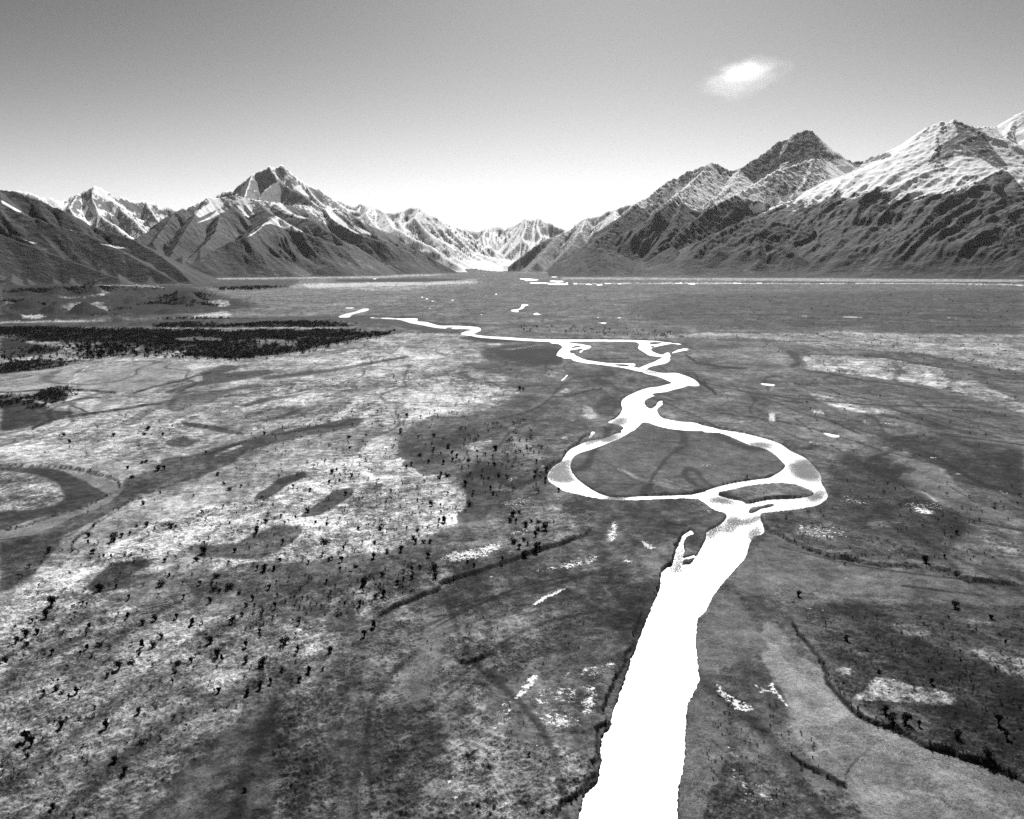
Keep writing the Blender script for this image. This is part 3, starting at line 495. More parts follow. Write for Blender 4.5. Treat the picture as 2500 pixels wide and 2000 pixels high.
 ('A5', .57, 30, 1., 1., [(1150,950),(1500,650),(1560,900),(1800,980),(2100,1100),(2120,1300),(2000,1540),(1400,1540),(1300,1250),(1100,1080)]),
 ('A5', .53, 20, 1., 1., [(-90,480),(60,430),(300,520),(480,400),(500,700),(300,900),(480,1350),(440,1640),(-160,1640),(-60,1200),(-150,900)]),
 ('A5', .46, 14, 1., .9, [(1250,280),(1500,240),(1550,300),(1400,360),(1270,330)]),
 ('A6', .55, 14, 1., 1., [(0,1150),(150,1100),(350,1170),(520,1330),(400,1480),(300,1560),(200,1800),(-200,1800),(-120,1400),(-60,1250)]),
]
# thin features: crop, grey, width px, polyline
LINES = [
 ('F', .30, 9, [(860,1335),(1000,1275),(1130,1240),(1290,1200)]), ('F', .30, 5, [(900,1330),(1060,1250),(1200,1215),(1330,1215)]), ('F', .54, 16, [(730,1725),(725,1560),(760,1440),(850,1350)]), ('F', .36, 18, [(790,1700),(770,1560),(800,1450),(880,1370)]),
 ('F', .26, 3, [(1640,1150),(1800,1190),(1980,1215),(2156,1235)]), ('F', .28, 3, [(1700,1280),(1900,1300),(2156,1330)]), ('F', .24, 2.5, [(1520,870),(1700,900),(1900,960),(2100,1000)]), ('F', .27, 3, [(1450,800),(1600,830),(1800,850),(2050,860)]),
 ('F', .24, 2.5, [(1750,940),(1860,1000),(2000,1080),(2156,1120)]), ('F', .34, 6, [(1010,890),(1130,860),(1200,800),(1290,790)]), ('F', .34, 6, [(1050,1010),(1040,960),(1090,900),(1180,880)]), ('F', .34, 12, [(950,1440),(1100,1330),(1250,1290)]),
 ('A2', .34, 4, [(470,750),(560,790),(660,860),(820,890)]), ('A2', .34, 4, [(420,890),(600,900),(800,905)]), ('A2', .34, 4, [(600,560),(760,600),(900,620),(1100,610)]), ('F', .36, 10, [(1500,1560),(1560,1620),(1600,1725)]), ('F', .56, 5, [(1610,1370),(1650,1480),(1760,1600),(1900,1725)]),
 ('C3', .82, 1.5, [(760,1054),(1100,1051),(1500,1049),(1900,1050),(2156,1049)]), ('C7', .80, 1.5, [(0,101),(500,100),(1000,101),(1600,101),(2156,110)]),
 ('C5', .13, 3, [(0,664),(100,660),(200,652),(360,650),(470,655),(540,662),(610,668)]), ('C5', .2, 3.5, [(700,668),(800,640),(880,620),(960,600),(1040,575),(1110,560)]),
 ('C5', .17, 4, [(170,858),(250,820),(330,800),(400,785),(470,778),(600,760),(760,735),(850,725)]), ('C5', .15, 3.5, [(380,735),(420,750),(460,772)]),
 ('C5', .2, 2.5, [(330,720),(420,700),(520,690),(570,680)]), ('B3', .2, 2, [(0,75),(200,68),(500,62),(740,62)]), ('B3', .66, 2, [(0,152),(600,150),(1100,145),(1500,150)]),
 ('B3', .66, 4, [(480,170),(560,178),(700,178)]), ('B1', .75, 2.2, [(830,825),(770,870),(700,920),(740,940),(655,970),(660,1010)]),
 ('C6', .15, 2, [(430,268),(550,268),(690,272)]), ('C6', .12, 2.5, [(1390,384),(1600,383),(1850,385),(1900,388)]), ('C7', .12, 2.5, [(0,432),(100,445),(170,458),(215,480)]),
 ('C7', .17, 2.5, [(180,520),(260,570),(300,575)]), ('C7', .15, 3, [(300,575),(420,595),(530,598)]), ('C7', .2, 1.8, [(0,292),(200,284),(420,284),(780,282)]), ('C7', .2, 1.8, [(1040,280),(1500,286),(1930,292)]),
 ('C7', .18, 1.8, [(500,95),(1000,95),(1700,95),(2156,98)]), ('C7', .18, 2, [(870,610),(1050,635),(1200,665),(1400,690),(1600,715)]), ('C7', .3, 2, [(1000,515),(1200,523),(1400,545),(1600,580)]),
 ('C7', .14, 3, [(280,690),(320,720),(350,745)]), ('C7', .3, 2, [(360,430),(600,440),(1000,440)]), ('C7', .2, 2, [(810,688),(910,694)]), ('C7', .18, 2, [(1560,795),(1640,798)]), ('C7', .16, 2.2, [(1740,845),(1850,850),(1960,853)]),
 ('C7', .2, 2.5, [(1020,720),(1100,755),(1260,780)]), ('A3', .15, 3, [(1500,185),(1700,205),(1900,230),(2156,265)]), ('A3', .15, 3, [(700,85),(800,130),(930,185)]),
 ('A3', .18, 2.5, [(440,75),(500,110),(560,165)]), ('A3', .16, 2, [(1100,265),(1300,320),(1420,370),(1550,440)]), ('A3', .16, 2, [(1600,580),(1700,640),(1790,700)]),
 ('A3', .7, 2.2, [(1365,600),(1430,640),(1500,695)]), ('A3', .13, 3, [(1230,1325),(1400,1345),(1600,1370),(1900,1400)]), ('A3', .13, 3, [(1000,475),(1060,485),(1110,490)]),
 ('A7', .14, 4, [(400,1045),(480,1130),(600,1190),(720,1240),(820,1310)]), ('A7', .12, 6, [(700,1240),(760,1280),(820,1305)]), ('A7', .14, 4, [(120,850),(230,890)]),
 ('A7', .12, 6, [(840,1450),(920,1490)]), ('A1', .16, 3, [(1230,1425),(1350,1380),(1420,1330)]), ('A1', .2, 3, [(900,1500),(1100,1450),(1250,1400)]),
 ('A1', .16, 3, [(0,130),(80,118),(180,75),(240,72)]), ('A5', .12, 5, [(1270,330),(1350,370),(1420,350),(1530,310)]), ('A5', .13, 5, [(950,200),(1010,185)]), ('A5', .12, 5, [(270,480),(340,470)]),
 ('A5', .12, 5, [(1340,180),(1400,210)]), ('A5', .13, 4, [(1100,20),(1200,5)]), ('A5', .12, 5, [(1370,1075),(1440,1030)]), ('A5', .12, 5, [(790,520),(850,515)]), ('A5', .12, 5, [(960,730),(1030,740),(1110,680)]),
 ('A4', .62, 3, [(900,1540),(1050,1440),(1250,1260),(1400,1140),(1480,1060)]), ('A4', .14, 4, [(1130,1310),(1200,1260),(1260,1225)]), ('A4', .14, 4, [(0,1060),(120,1020),(260,980),(380,960)]),
 ('A6', .62, 2.5, [(240,1180),(290,1220),(310,1280),(300,1350)]), ('A2', .15, 3, [(870,1140),(950,1160),(1020,1170)]), ('A2', .72, 3, [(100,1615),(170,1590),(225,1578)]),
 ('C8', .70, 6, [(1265,270),(1330,240),(1410,210)]), ('C8', .12, 4, [(1225,258),(1320,225),(1415,200)]), ('C8', .17, 3, [(1600,150),(1750,125),(1900,100),(2060,90)]),
 ('B2', .13, 3, [(430,415),(600,415),(800,408),(1000,402)]), ('B2', .12, 4, [(520,810),(580,820),(640,808)]), ('B2', .13, 4, [(290,880),(380,850),(490,825)]), ('B2', .2, 2.5, [(0,910),(200,905),(300,880)]),
 ('B2', .15, 2.5, [(1740,365),(1820,420),(1880,460),(2000,490),(2156,500)]), ('B2', .12, 4, [(2000,770),(2080,820),(2150,880)]), ('B2', .22, 3, [(1000,470),(880,460),(600,452)]),
 ('A2', .6, 3, [(560,795),(640,830),(720,870)]), ('A2', .55, 3, [(830,860),(900,890),(1020,920)]), ('A2', .14, 3, [(1300,985),(1400,1018),(1560,985),(1700,980)]), ('A2', .13, 5, [(640,560)]*2),
 ('S', .14, 2.4, [(1000,662),(1200,661)]), ('B4', .16, 2, [(620,715),(850,708),(1300,705)]),
]
LINES = [l for l in LINES if l[3][0] != l[3][-1]]
# painted glints of wet ground, with light stones: crop, strength, feather, polygon
GLINT_SPECKS = [
 ('A5', .75, 6, [(1820,470),(1900,460),(1880,520),(1780,620),(1700,660),(1740,590)]), ('A5', .45, 10, [(1540,820),(1640,640),(1720,640),(1700,760),(1640,860),(1540,880)]),
 ('A5', .5, 12, [(1880,740),(2050,720),(2150,780),(2140,880),(1980,880),(1900,820)]), ('A5', .5, 8, [(2060,480),(2120,440),(2140,470),(2080,500)]), ('A5', .55, 6, [(1190,1330),(1220,1240),(1280,1180),(1290,1200),(1240,1290)]),
 ('A5', .55, 6, [(1180,1420),(1260,1380),(1300,1330),(1330,1380),(1240,1410)]), ('A5', .3, 10, [(700,1100),(760,1060),(820,1090),(780,1160)]), ('A5', .35, 8, [(1740,1080),(1850,1000),(1930,950),(1940,970),(1820,1060)]),
 ('A6', .6, 8, [(0,520),(60,510),(60,590),(0,600)]), ('A6', .62, 5, [(240,540),(310,500),(290,550)]), ('A6', .4, 12, [(370,460),(560,420),(740,410),(700,470),(560,540),(400,560)]),
 ('A6', .55, 10, [(430,600),(560,620),(560,720),(500,860),(400,880),(420,740)]), ('A6', .42, 14, [(0,640),(400,620),(380,760),(0,780)]), ('A6', .5, 10, [(50,870),(250,840),(400,900),(380,980),(130,990)]),
 ('A6', .62, 8, [(1530,590),(1580,580),(1620,650),(1760,730),(1870,790),(1860,820),(1700,790),(1560,680)]), ('A6', .3, 8, [(1500,520),(1560,400),(1620,250),(1640,290),(1570,430)]), ('A6', .6, 5, [(1990,560),(2030,560),(2070,680),(2070,710),(2000,640)]),
 ('A6', .5, 5, [(1610,1090),(1640,1090),(1740,1210),(1720,1230)]), ('A6', .35, 16, [(1600,1180),(1800,1380),(2070,1500),(2070,1650),(1900,1640),(1650,1400)]),
 ('A7', .7, 5, [(240,520),(270,500),(300,570),(390,690),(370,700),(290,610)]), ('A7', .5, 8, [(100,510),(240,540),(260,600),(160,590)]), ('A7', .65, 8, [(-40,680),(60,670),(150,720),(60,740),(-20,720)]), ('A7', .5, 6, [(340,790),(430,850),(380,870)]),
 ('A7', .3, 10, [(700,140),(800,150),(760,190)]), ('A7', .45, 10, [(190,1330),(320,1340),(290,1400),(200,1370)]), ('A7', .35, 10, [(0,1380),(120,1400),(60,1460)]), ('A7', .6, 4, [(695,1462),(728,1452),(730,1464),(700,1474)]), ('A7', .6, 3, [(675,1160),(690,1160),(712,1190),(700,1198)]),
 ('A3', .75, 6, [(1330,730),(1400,740),(1480,770),(1500,790),(1400,790),(1320,760)]), ('A3', .4, 12, [(1240,690),(1500,700),(1600,780),(1450,760),(1280,760)]), ('A3', .5, 6, [(880,690),(1010,700),(980,720),(880,715)]),
 ('A3', .45, 20, [(400,860),(740,880),(900,960),(700,1000),(420,970)]), ('A3', .6, 6, [(620,1080),(830,1090),(900,1050),(820,1100),(680,1095)]), ('A3', .35, 20, [(1000,1050),(1320,1080),(1300,1120),(1000,1100)]), ('A3', .5, 10, [(680,990),(760,990),(750,1015),(690,1010)]),
 ('A3', .42, 14, [(760,640),(1000,680),(900,720),(760,690)]), ('A3', .5, 6, [(940,380),(1060,410),(1050,418),(950,395)]), ('A3', .4, 10, [(640,370),(780,400),(700,400)]), ('A3', .65, 4, [(1440,350),(1510,360),(1500,370),(1450,368)]),
 ('A3', .6, 5, [(1630,470),(1710,490),(1690,500),(1640,490)]), ('A3', .5, 6, [(1910,580),(2000,610),(2120,660),(2000,640)]), ('A3', .5, 6, [(2060,740),(2150,735),(2150,750),(2080,752)]), ('A3', .5, 5, [(510,240),(620,250),(610,275),(560,265)]),
 ('A3', .55, 5, [(1040,90),(1200,100),(1230,120),(1100,110)]), ('A3', .5, 8, [(900,50),(1020,100),(1000,130),(930,90)]), ('A3', .65, 5, [(230,20),(290,30),(270,100),(230,90)]), ('A3', .6, 5, [(0,85),(60,80),(60,100),(0,100)]),
 ('A3', .4, 6, [(570,0),(640,10),(640,40),(560,30)]), ('A3', .5, 5, [(1740,850),(1800,850),(1760,870)]), ('A3', .65, 3, [(740,1245),(780,1252),(860,1270),(800,1278),(810,1268)]), ('A3', .4, 8, [(500,1490),(680,1500),(640,1530),(520,1510)]),
 ('A3', .5, 4, [(1630,1235),(1690,1250),(1660,1256)]), ('A3', .3, 30, [(1300,1420),(1500,1450),(1450,1490),(1330,1480)]),
 ('A1', .62, 10, [(820,1150),(950,1080),(1150,1050),(1290,990),(1340,1040),(1200,1130),(1000,1170)]), ('A1', .45, 10, [(1320,950),(1480,890),(1600,740),(1650,700),(1560,850),(1500,960)]), ('A1', .4, 14, [(1280,700),(1500,640),(1560,660),(1500,740),(1340,760)]),
 ('A1', .45, 10, [(1330,530),(1430,480),(1450,500),(1380,560)]), ('A1', .55, 6, [(1560,440),(1620,430),(1650,450),(1600,460)]), ('A1', .6, 5, [(1740,225),(1790,205),(1810,230),(1770,240)]), ('A1', .4, 10, [(1680,260),(1760,280),(1720,310)]),
 ('A1', .8, 4, [(1520,1490),(1600,1420),(1700,1370),(1800,1340),(1790,1355),(1660,1420),(1560,1480)]), ('A1', .45, 8, [(1530,1230),(1700,1170),(1900,1110),(2060,1100),(1980,1160),(1780,1210),(1600,1225)]), ('A1', .6, 8, [(1750,1170),(1940,1130),(1930,1180),(1790,1210)]),
 ('A1', .4, 8, [(1130,1280),(1250,1240),(1300,1230),(1240,1270)]), ('A1', .55, 6, [(2080,1000),(2150,900),(2156,980),(2100,1000)]), ('A1', .35, 8, [(1600,1140),(1750,1060),(1830,1050),(1700,1120)]), ('A1', .5, 6, [(1850,40),(1990,20),(2010,60),(1960,80),(1900,60)]),
 ('A2', .7, 8, [(530,1130),(560,1150),(550,1270),(480,1280),(500,1200)]), ('A2', .5, 8, [(640,1160),(700,1180),(680,1190)]), ('A2', .65, 8, [(690,1260),(740,1280),(820,1310),(800,1350),(730,1320)]), ('A2', .7, 6, [(560,1405),(650,1400),(700,1425),(620,1425)]),
 ('A2', .5, 8, [(300,1410),(440,1370),(440,1400),(340,1440),(180,1460),(0,1480),(0,1465),(180,1440)]), ('A2', .5, 6, [(1090,760),(1220,765),(1210,780),(1100,780)]), ('A2', .4, 8, [(640,655),(780,680),(860,690),(760,695)]), ('A2', .7, 5, [(1560,420),(1600,430),(1600,490),(1560,480)]),
 ('A2', .6, 5, [(1345,480),(1410,480),(1400,490),(1350,490)]), ('A2', .6, 5, [(1810,400),(1900,410),(1950,440),(1850,430)]), ('A2', .5, 5, [(1260,290),(1320,300),(1300,315)]), ('A2', .6, 4, [(1470,228),(1560,235),(1590,242),(1480,236)]), ('A2', .4, 8, [(1080,375),(1180,385),(1140,400)]),
 ('A2', .6, 4, [(1140,1075),(1170,1062),(1185,1080),(1160,1090)]), ('A2', .5, 6, [(1720,570),(1760,560),(1750,590)]), ('A2', .6, 5, [(1800,620),(1890,630),(1880,642),(1810,635)]), ('A2', .5, 8, [(1880,740),(1990,770),(1960,775)]), ('A2', .5, 6, [(190,600),(230,595),(240,612),(195,612)]),
 ('A2', .6, 5, [(240,470),(280,465),(280,480),(250,482)]), ('A2', .55, 4, [(270,510),(335,512),(330,520),(275,518)]), ('A2', .55, 10, [(330,390),(400,440),(420,470),(370,480),(340,440)]), ('A2', .35, 10, [(50,1000),(100,1010),(90,1070),(50,1060)]),
 ('C6', .55, 6, [(1080,440),(1200,430),(1320,410),(1430,405),(1300,425),(1180,445)]), ('C6', .5, 4, [(600,345),(640,345),(640,350),(600,350)]),
 ('C7', .5, 5, [(255,625),(295,625),(290,632)]), ('C7', .5, 5, [(470,755),(520,755),(510,762)]), ('C7', .6, 4, [(385,740),(440,738),(440,748),(390,748)]), ('C7', .3, 10, [(520,660),(620,670),(560,680)]), ('C7', .5, 6, [(1290,910),(1400,915),(1380,922),(1300,920)]),
]

# low cut banks: crop, height m, polyline (ground on the LEFT of the direction of travel is the higher side)
SCARPS = [
 ('C8', 2.2, [(715,470),(690,430),(660,405),(560,378),(450,352),(300,335),(150,333),(-80,334)]), ('C8', 1.6, [(660,492),(560,550),(450,590),(300,632),(150,682),(-20,728)]),
 ('C8', 1.3, [(900,505),(800,530),(720,560),(640,620),(540,690),(420,790)]),
 ('A1', 2.6, [(1990,880),(1930,950),(1850,985),(1780,1020),(1700,1040),(1600,1075),(1500,1105),(1400,1140),(1310,1165),(1250,1190),(1170,1220),(1100,1245),(1000,1275),(940,1305),(860,1325),(820,1375),(740,1400),(640,1450),(560,1480),(470,1530),(330,1600)]),
 ('A1', 2.4, [(1990,175),(1940,200),(1880,255),(1800,320),(1760,380),(1700,400),(1650,450),(1640,520)]),
 ('A2', 2.4, [(1240,520),(1350,545),(1450,568),(1540,592),(1640,630),(1690,600)]), ('A2', 1.6, [(1050,483),(1150,512),(1240,522)]),
 ('B2', 2.2, [(720,1240),(820,1180),(880,1120),(900,1060),(885,1000),(890,950),(940,900),(1030,850),(1140,805),(1260,775)]), ('B2', 2.0, [(1540,570),(1620,585),(1740,620),(1840,655),(1900,700),(1935,740),(1985,770),(2060,820),(2150,880)]),
 ('A2', 2.0, [(860,855),(900,875),(980,895),(1060,912),(1160,926),(1300,885),(1420,862),(1520,850),(1600,820)]), ('A6', 1.6, [(930,-20),(880,90),(845,180),(830,280),(790,380),(745,460),(700,540),(650,650),(600,790),(600,850)]),
 ('A2', 1.8, [(990,1200),(960,1280),(925,1380),(885,1440),(840,1540),(800,1610)]), ('A6', 1.6, [(670,905),(620,930),(560,965),(540,1010),(530,1100),(545,1200),(500,1260),(520,1340),(450,1400),(400,1500),(330,1560),(250,1600),(220,1725)]),
 ('A2', 2.2, [(2110,1400),(2000,1370),(1850,1340),(1750,1300),(1680,1260),(1600,1220),(1530,1190),(1500,1100)]),
 ('A3', 2.0, [(2156,1330),(2000,1315),(1850,1300),(1720,1290),(1620,1230),(1450,1200),(1300,1185),(1100,1180),(980,1160),(880,1140),(700,1110),(560,1070)]),
 ('A7', 2.2, [(2300,1330),(2156,1275),(2050,1220),(1930,1160),(1830,1110),(1700,1080),(1600,1040),(1520,1015),(1400,985),(1320,950),(1200,890),(1060,830),(950,785),(850,700),(800,640),(740,580),(690,500),(650,410),(600,330),(540,250),(450,140),(370,10)]),
 ('A7', 1.2, [(830,1300),(760,1280),(700,1240),(600,1190),(480,1130),(400,1050)]), ('A5', 1.2, [(1530,310),(1420,355),(1340,372),(1270,340)]),
 ('C5', 1.6, [(620,672),(540,662),(470,656),(360,650)]), ('C5', 1.4, [(850,722),(760,735),(600,760),(470,780),(330,800),(250,822),(160,860)]),
 ('A2', 1.2, [(1800,975),(1700,985),(1560,992),(1410,1020),(1300,990)]), ('C7', 1.6, [(345,745),(300,705),(250,660),(220,620)]), ('C7', 1.4, [(540,598),(420,594),(300,575)]),
]
# hummocks on the left beyond the thicket: crop, centre x, base y, width px, height px, darkness
HUMPS = [('B1',1740,240,420,85),('B1',1500,268,300,32),('B1',1950,265,180,25),('B1',540,160,300,70),('B1',860,150,330,75),('B1',250,160,220,50),('B1',1390,128,170,32),('B1',80,250,220,55),('B1',250,300,420,70),
         ('B1',480,330,260,50),('B1',800,340,360,70),('B1',1130,320,240,45),('B1',1100,400,200,40),('B1',900,385,160,30),('B1',620,230,200,35),('B1',1250,230,260,45),('B1',1560,330,300,35),('B1',950,230,200,35),('B1',100,380,260,40),('B1',1330,370,240,30)]
HILLS = [('C2',1560,970,300,75),('C2',1650,966,460,42),('B4',1150,712,620,120),('B4',1750,700,700,70)]

# ------------------------------------------------------------------ ground sheet
az_in = np.arange(-41.5, 41.5, .058)
az_out = np.concatenate([np.arange(41.5, 60, .6), np.arange(60, 300, 3.0), np.arange(300, 318.5, .6)])
AZ = np.radians(np.concatenate([az_in, az_out]))
def row_range(py):
    b = (1000 - py) / FPX; y = cp + b * sp; z = -sp + b * cp
    return CAMH * y / -z
pys = np.concatenate([np.arange(2230, 1000, -2.5), np.arange(1000, 720, -1.75), np.arange(720, 656, -.9)])
rr = np.concatenate([[2., 12, 25, 40, 55, 70, 82, 92, 100], row_range(pys)])
rr = np.concatenate([rr[rr > 0], [36000, 45000, 60000, 90000]]); rr = np.unique(rr)
GX = (rr[:, None] * np.sin(AZ)[None]).astype(np.float64); GY = (rr[:, None] * np.cos(AZ)[None]).astype(np.float64)
gx, gy = GX.ravel(), GY.ravel(); gr = np.repeat(rr, len(AZ))
print("ground verts", len(gx))
front = gy > 60
upx, upy = proj(gx, gy, np.zeros_like(gx))
upx = np.where(front, upx, 1250.); upy = np.where(front, upy, 2159.)
warp = 1.0
wx = upx + 0; wy = upy + 0
def samp(M, x, y):
    fx = np.clip(x - X0 - .5, 0, RW - 1.001); fy = np.clip(y - Y0 - .5, 0, RH - 1.001)
    xi = fx.astype(np.int32); yi = fy.astype(np.int32); a = (fx - xi).astype(np.float32); b = (fy - yi).astype(np.float32)
    return (M[yi, xi] * (1 - a) + M[yi, xi + 1] * a) * (1 - b) + (M[yi + 1, xi] * (1 - a) + M[yi + 1, xi + 1] * a) * b

def lin(t): return ((t + .055) / 1.055) ** 2.4 if t > .04 else t / 12.92
ALB = 0.95                                   # grey level to albedo
N1 = fbm(gx / 70, gy / 70, 5, .6); N2 = fbm(gx / 14 + 50, gy / 14, 4, .6); N3 = fbm(gx / 420 - 3, gy / 420, 4, .6)
N4 = fbm(gx / 3.2, gy / 3.2, 3, .6)
rag = (.55 * N1 + .45 * N2 + .25 * N3)
rag2 = .5 * N1 + .45 * N2 + .4 * N4 + .3 * N3
tone = np.full(len(gx), lin(.46), np.float32)
grass = np.full(len(gx), .35, np.float32)
for c, t, fe, rg, gs, poly in TONES:
    M = np.zeros((RH, RW), np.float32); P = T(c, poly); fill(M, P)
    fy_ = max(1, int(fe * (.45 if P[:, 1].mean() > 1200 else .3)))
    xa, xb = int(max(P[:, 0].min() - 3 * fe, X0)), int(min(P[:, 0].max() + 3 * fe, X1)); ya, yb = int(max(P[:, 1].min() - 3 * fe, Y0)), int(min(P[:, 1].max() + 3 * fe, Y1))
    if xa <= X0 + 5: xa = -1e9
    if xb >= X1 - 5: xb = 1e9
    S = blur(M, max(int(fe), 7), max(2, int(fy_)))
    ix = np.nonzero((upx > xa) & (upx < xb) & (upy > ya) & (upy < (yb if yb < Y1 - 5 else 1e9)))[0]
    if not len(ix): continue
    m = samp(S, upx[ix], upy[ix])
    m = sst(m + (max(rg, .95) if gs > .12 else rg) * rag2[ix] * 1.0 * np.clip(4 * m * (1 - m) + .25 * m, 0, 1), .27, .73)
    tone[ix] = tone[ix] * (1 - m) + lin(t) * m
    grass[ix] = grass[ix] * (1 - m) + gs * m
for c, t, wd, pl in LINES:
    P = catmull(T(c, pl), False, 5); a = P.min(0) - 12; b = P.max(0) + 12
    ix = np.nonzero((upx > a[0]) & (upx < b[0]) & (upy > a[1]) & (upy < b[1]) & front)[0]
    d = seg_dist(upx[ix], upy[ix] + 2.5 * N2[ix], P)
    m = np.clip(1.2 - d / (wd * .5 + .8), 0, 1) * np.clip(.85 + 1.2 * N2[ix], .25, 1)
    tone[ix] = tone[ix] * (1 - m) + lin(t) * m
# old braid channels and bars: long warped ribbons along the valley
wx_ = gx + 60 * fbm(gx / 260, gy / 260 + 9, 3); wy_ = gy + 60 * fbm(gx / 260 + 5, gy / 260, 3)
rb = ridged(wx_ / 60, wy_ / 210, 4, .6); rb2 = ridged(wx_ / 19 + 3, wy_ / 60 - 4, 4, .6); rb3 = ridged(wx_ / 300, wy_ / 420 + 2, 3, .6)
tone *= np.clip(1 + np.clip(.25 + 1.6 * grass, 0, 1) * (.5 * (rb - .55) + .5 * (rb2 - .55) + .3 * (rb3 - .6) + .45 * N1 + .45 * N2 + .4 * N4), .25, 2.2)
thin = sst(rb, .12, .02) * sst(N3, -.1, .1)
thin2 = sst(np.abs(fbm(wx_ / 90 + 7, wy_ / 330 + 3, 3)), .035, .008) * sst(N3, .25, -.05)
thin = thin * (.25 + .75 * sst(gr, 250, 700))
tone *= (1 - .5 * thin) * (1 - .42 * thin2)
glint_speck = np.zeros(len(gx), np.float32)
for c, s_, fe, poly in GLINT_SPECKS:
    M = np.zeros((RH, RW), np.float32); P = T(c, poly); fill(M, P); S = blur(M, max(1, int(fe * .7)), max(1, int(fe * .35)))
    a = P.min(0) - 3 * fe; b = P.max(0) + 3 * fe
    ix = np.nonzero((upx > a[0]) & (upx < b[0]) & (upy > a[1]) & (upy < b[1]) & front)[0]
    m = samp(S, upx[ix], upy[ix]); glint_speck[ix] = np.maximum(glint_speck[ix], m * s_)

THICK = [('B3', [(-40,165),(300,165),(600,178),(850,162),(1200,170),(1400,155),(1650,175),(1850,188),(2000,178),(1960,212),(1800,225),(1650,255),(1400,300),(1200,350),(1000,380),(700,410),(450,415),(350,380),(250,350),(-40,340)], 1.0),
         ('B3', [(-40,112),(200,100),(500,125),(850,100),(1100,90),(1400,95),(1600,120),(1650,135),(1400,140),(900,140),(500,145),(-40,145)], .8),
         ('B1', [(-200,460),(400,457),(900,477),(1300,482),(1560,480),(1560,640),(1400,650),(1250,620),(1100,600),(700,605),(600,585),(450,600),(180,572),(140,530),(-200,560)], 1.0),
         ('B1', [(-200,830),(0,810),(100,790),(200,780),(350,762),(590,780),(590,830),(400,860),(220,880),(0,900),(-200,930)], 1.0), ('B1', [(-200,1110),(0,1090),(190,1100),(190,1180),(100,1200),(-200,1220)], .8), ('B1', [(300,1110),(380,1050),(500,1020),(600,1040),(645,1090),(640,1140),(480,1180),(330,1150)], .9),
         ('B1', [(760,700),(900,680),(1080,690),(1080,740),(900,760),(760,740)], .5), ('B1', [(940,600),(1180,640),(1180,700),(1080,690),(950,640)], .7), ('B1', [(180,650),(400,630),(600,650),(600,690),(360,710),(200,690)], .5), ('B1', [(230,1180),(330,1150),(460,1210),(430,1232),(300,1232)], .6),
         ('B1', [(1380,690),(1440,700),(1430,720),(1390,715)], .9), ('B1', [(1700,690),(1850,690),(2100,730),(2000,745),(1750,730)], .7), ('B1', [(1540,205),(1640,165),(1740,150),(1850,165),(1910,215),(1750,228)], .9), ('B1', [(1380,258),(1500,235),(1700,250),(1560,268)], .9), ('B1', [(440,145),(520,88),(620,100),(680,150),(560,162)], .8), ('B1', [(740,125),(860,82),(1040,102),(900,150),(700,162)], .8),
         ('B1', [(170,135),(260,105),(400,120),(320,158)], .6), ('B1', [(1330,120),(1400,100),(1455,122)], .8), ('B1', [(0,210),(120,205),(140,240),(0,245)], .6), ('B1', [(230,262),(350,232),(430,272),(280,302)], .4), ('B1', [(1070,315),(1150,298),(1140,322)], .7), ('B1', [(880,372),(960,355),(970,378)], .7), ('B1', [(1750,240),(2040,245),(2040,268),(1900,264)], .6), ('B1', [(1420,385),(1700,375),(2156,372),(2156,380),(1700,386)], .8),
         ('F', [(460,607),(560,603),(600,606),(560,610),(470,612)], .3)]
HOLES = [('B3', [(80,240),(300,225),(540,245),(500,270),(350,265),(150,265)]), ('B3', [(760,250),(950,245),(1180,262),(1160,322),(980,290),(860,300)]), ('B3', [(-40,146),(1200,144),(1680,150),(1650,160),(1300,152),(-40,158)]), ('B3', [(480,160),(700,172),(560,182)])]
for c, poly, dn in THICK:
    M = np.zeros((RH, RW), np.float32); fill(M, T(c, poly), min(1., dn))
    for c2, hp_ in HOLES: fill(M, T(c2, hp_), 0.)
    m = samp(blur(M, 3, 1), upx, upy) * front
    m = sst(m + .9 * rag2 * 4 * m * (1 - m), .3, .8); tone = tone * (1 - .7 * m) + lin(.2) * .7 * m
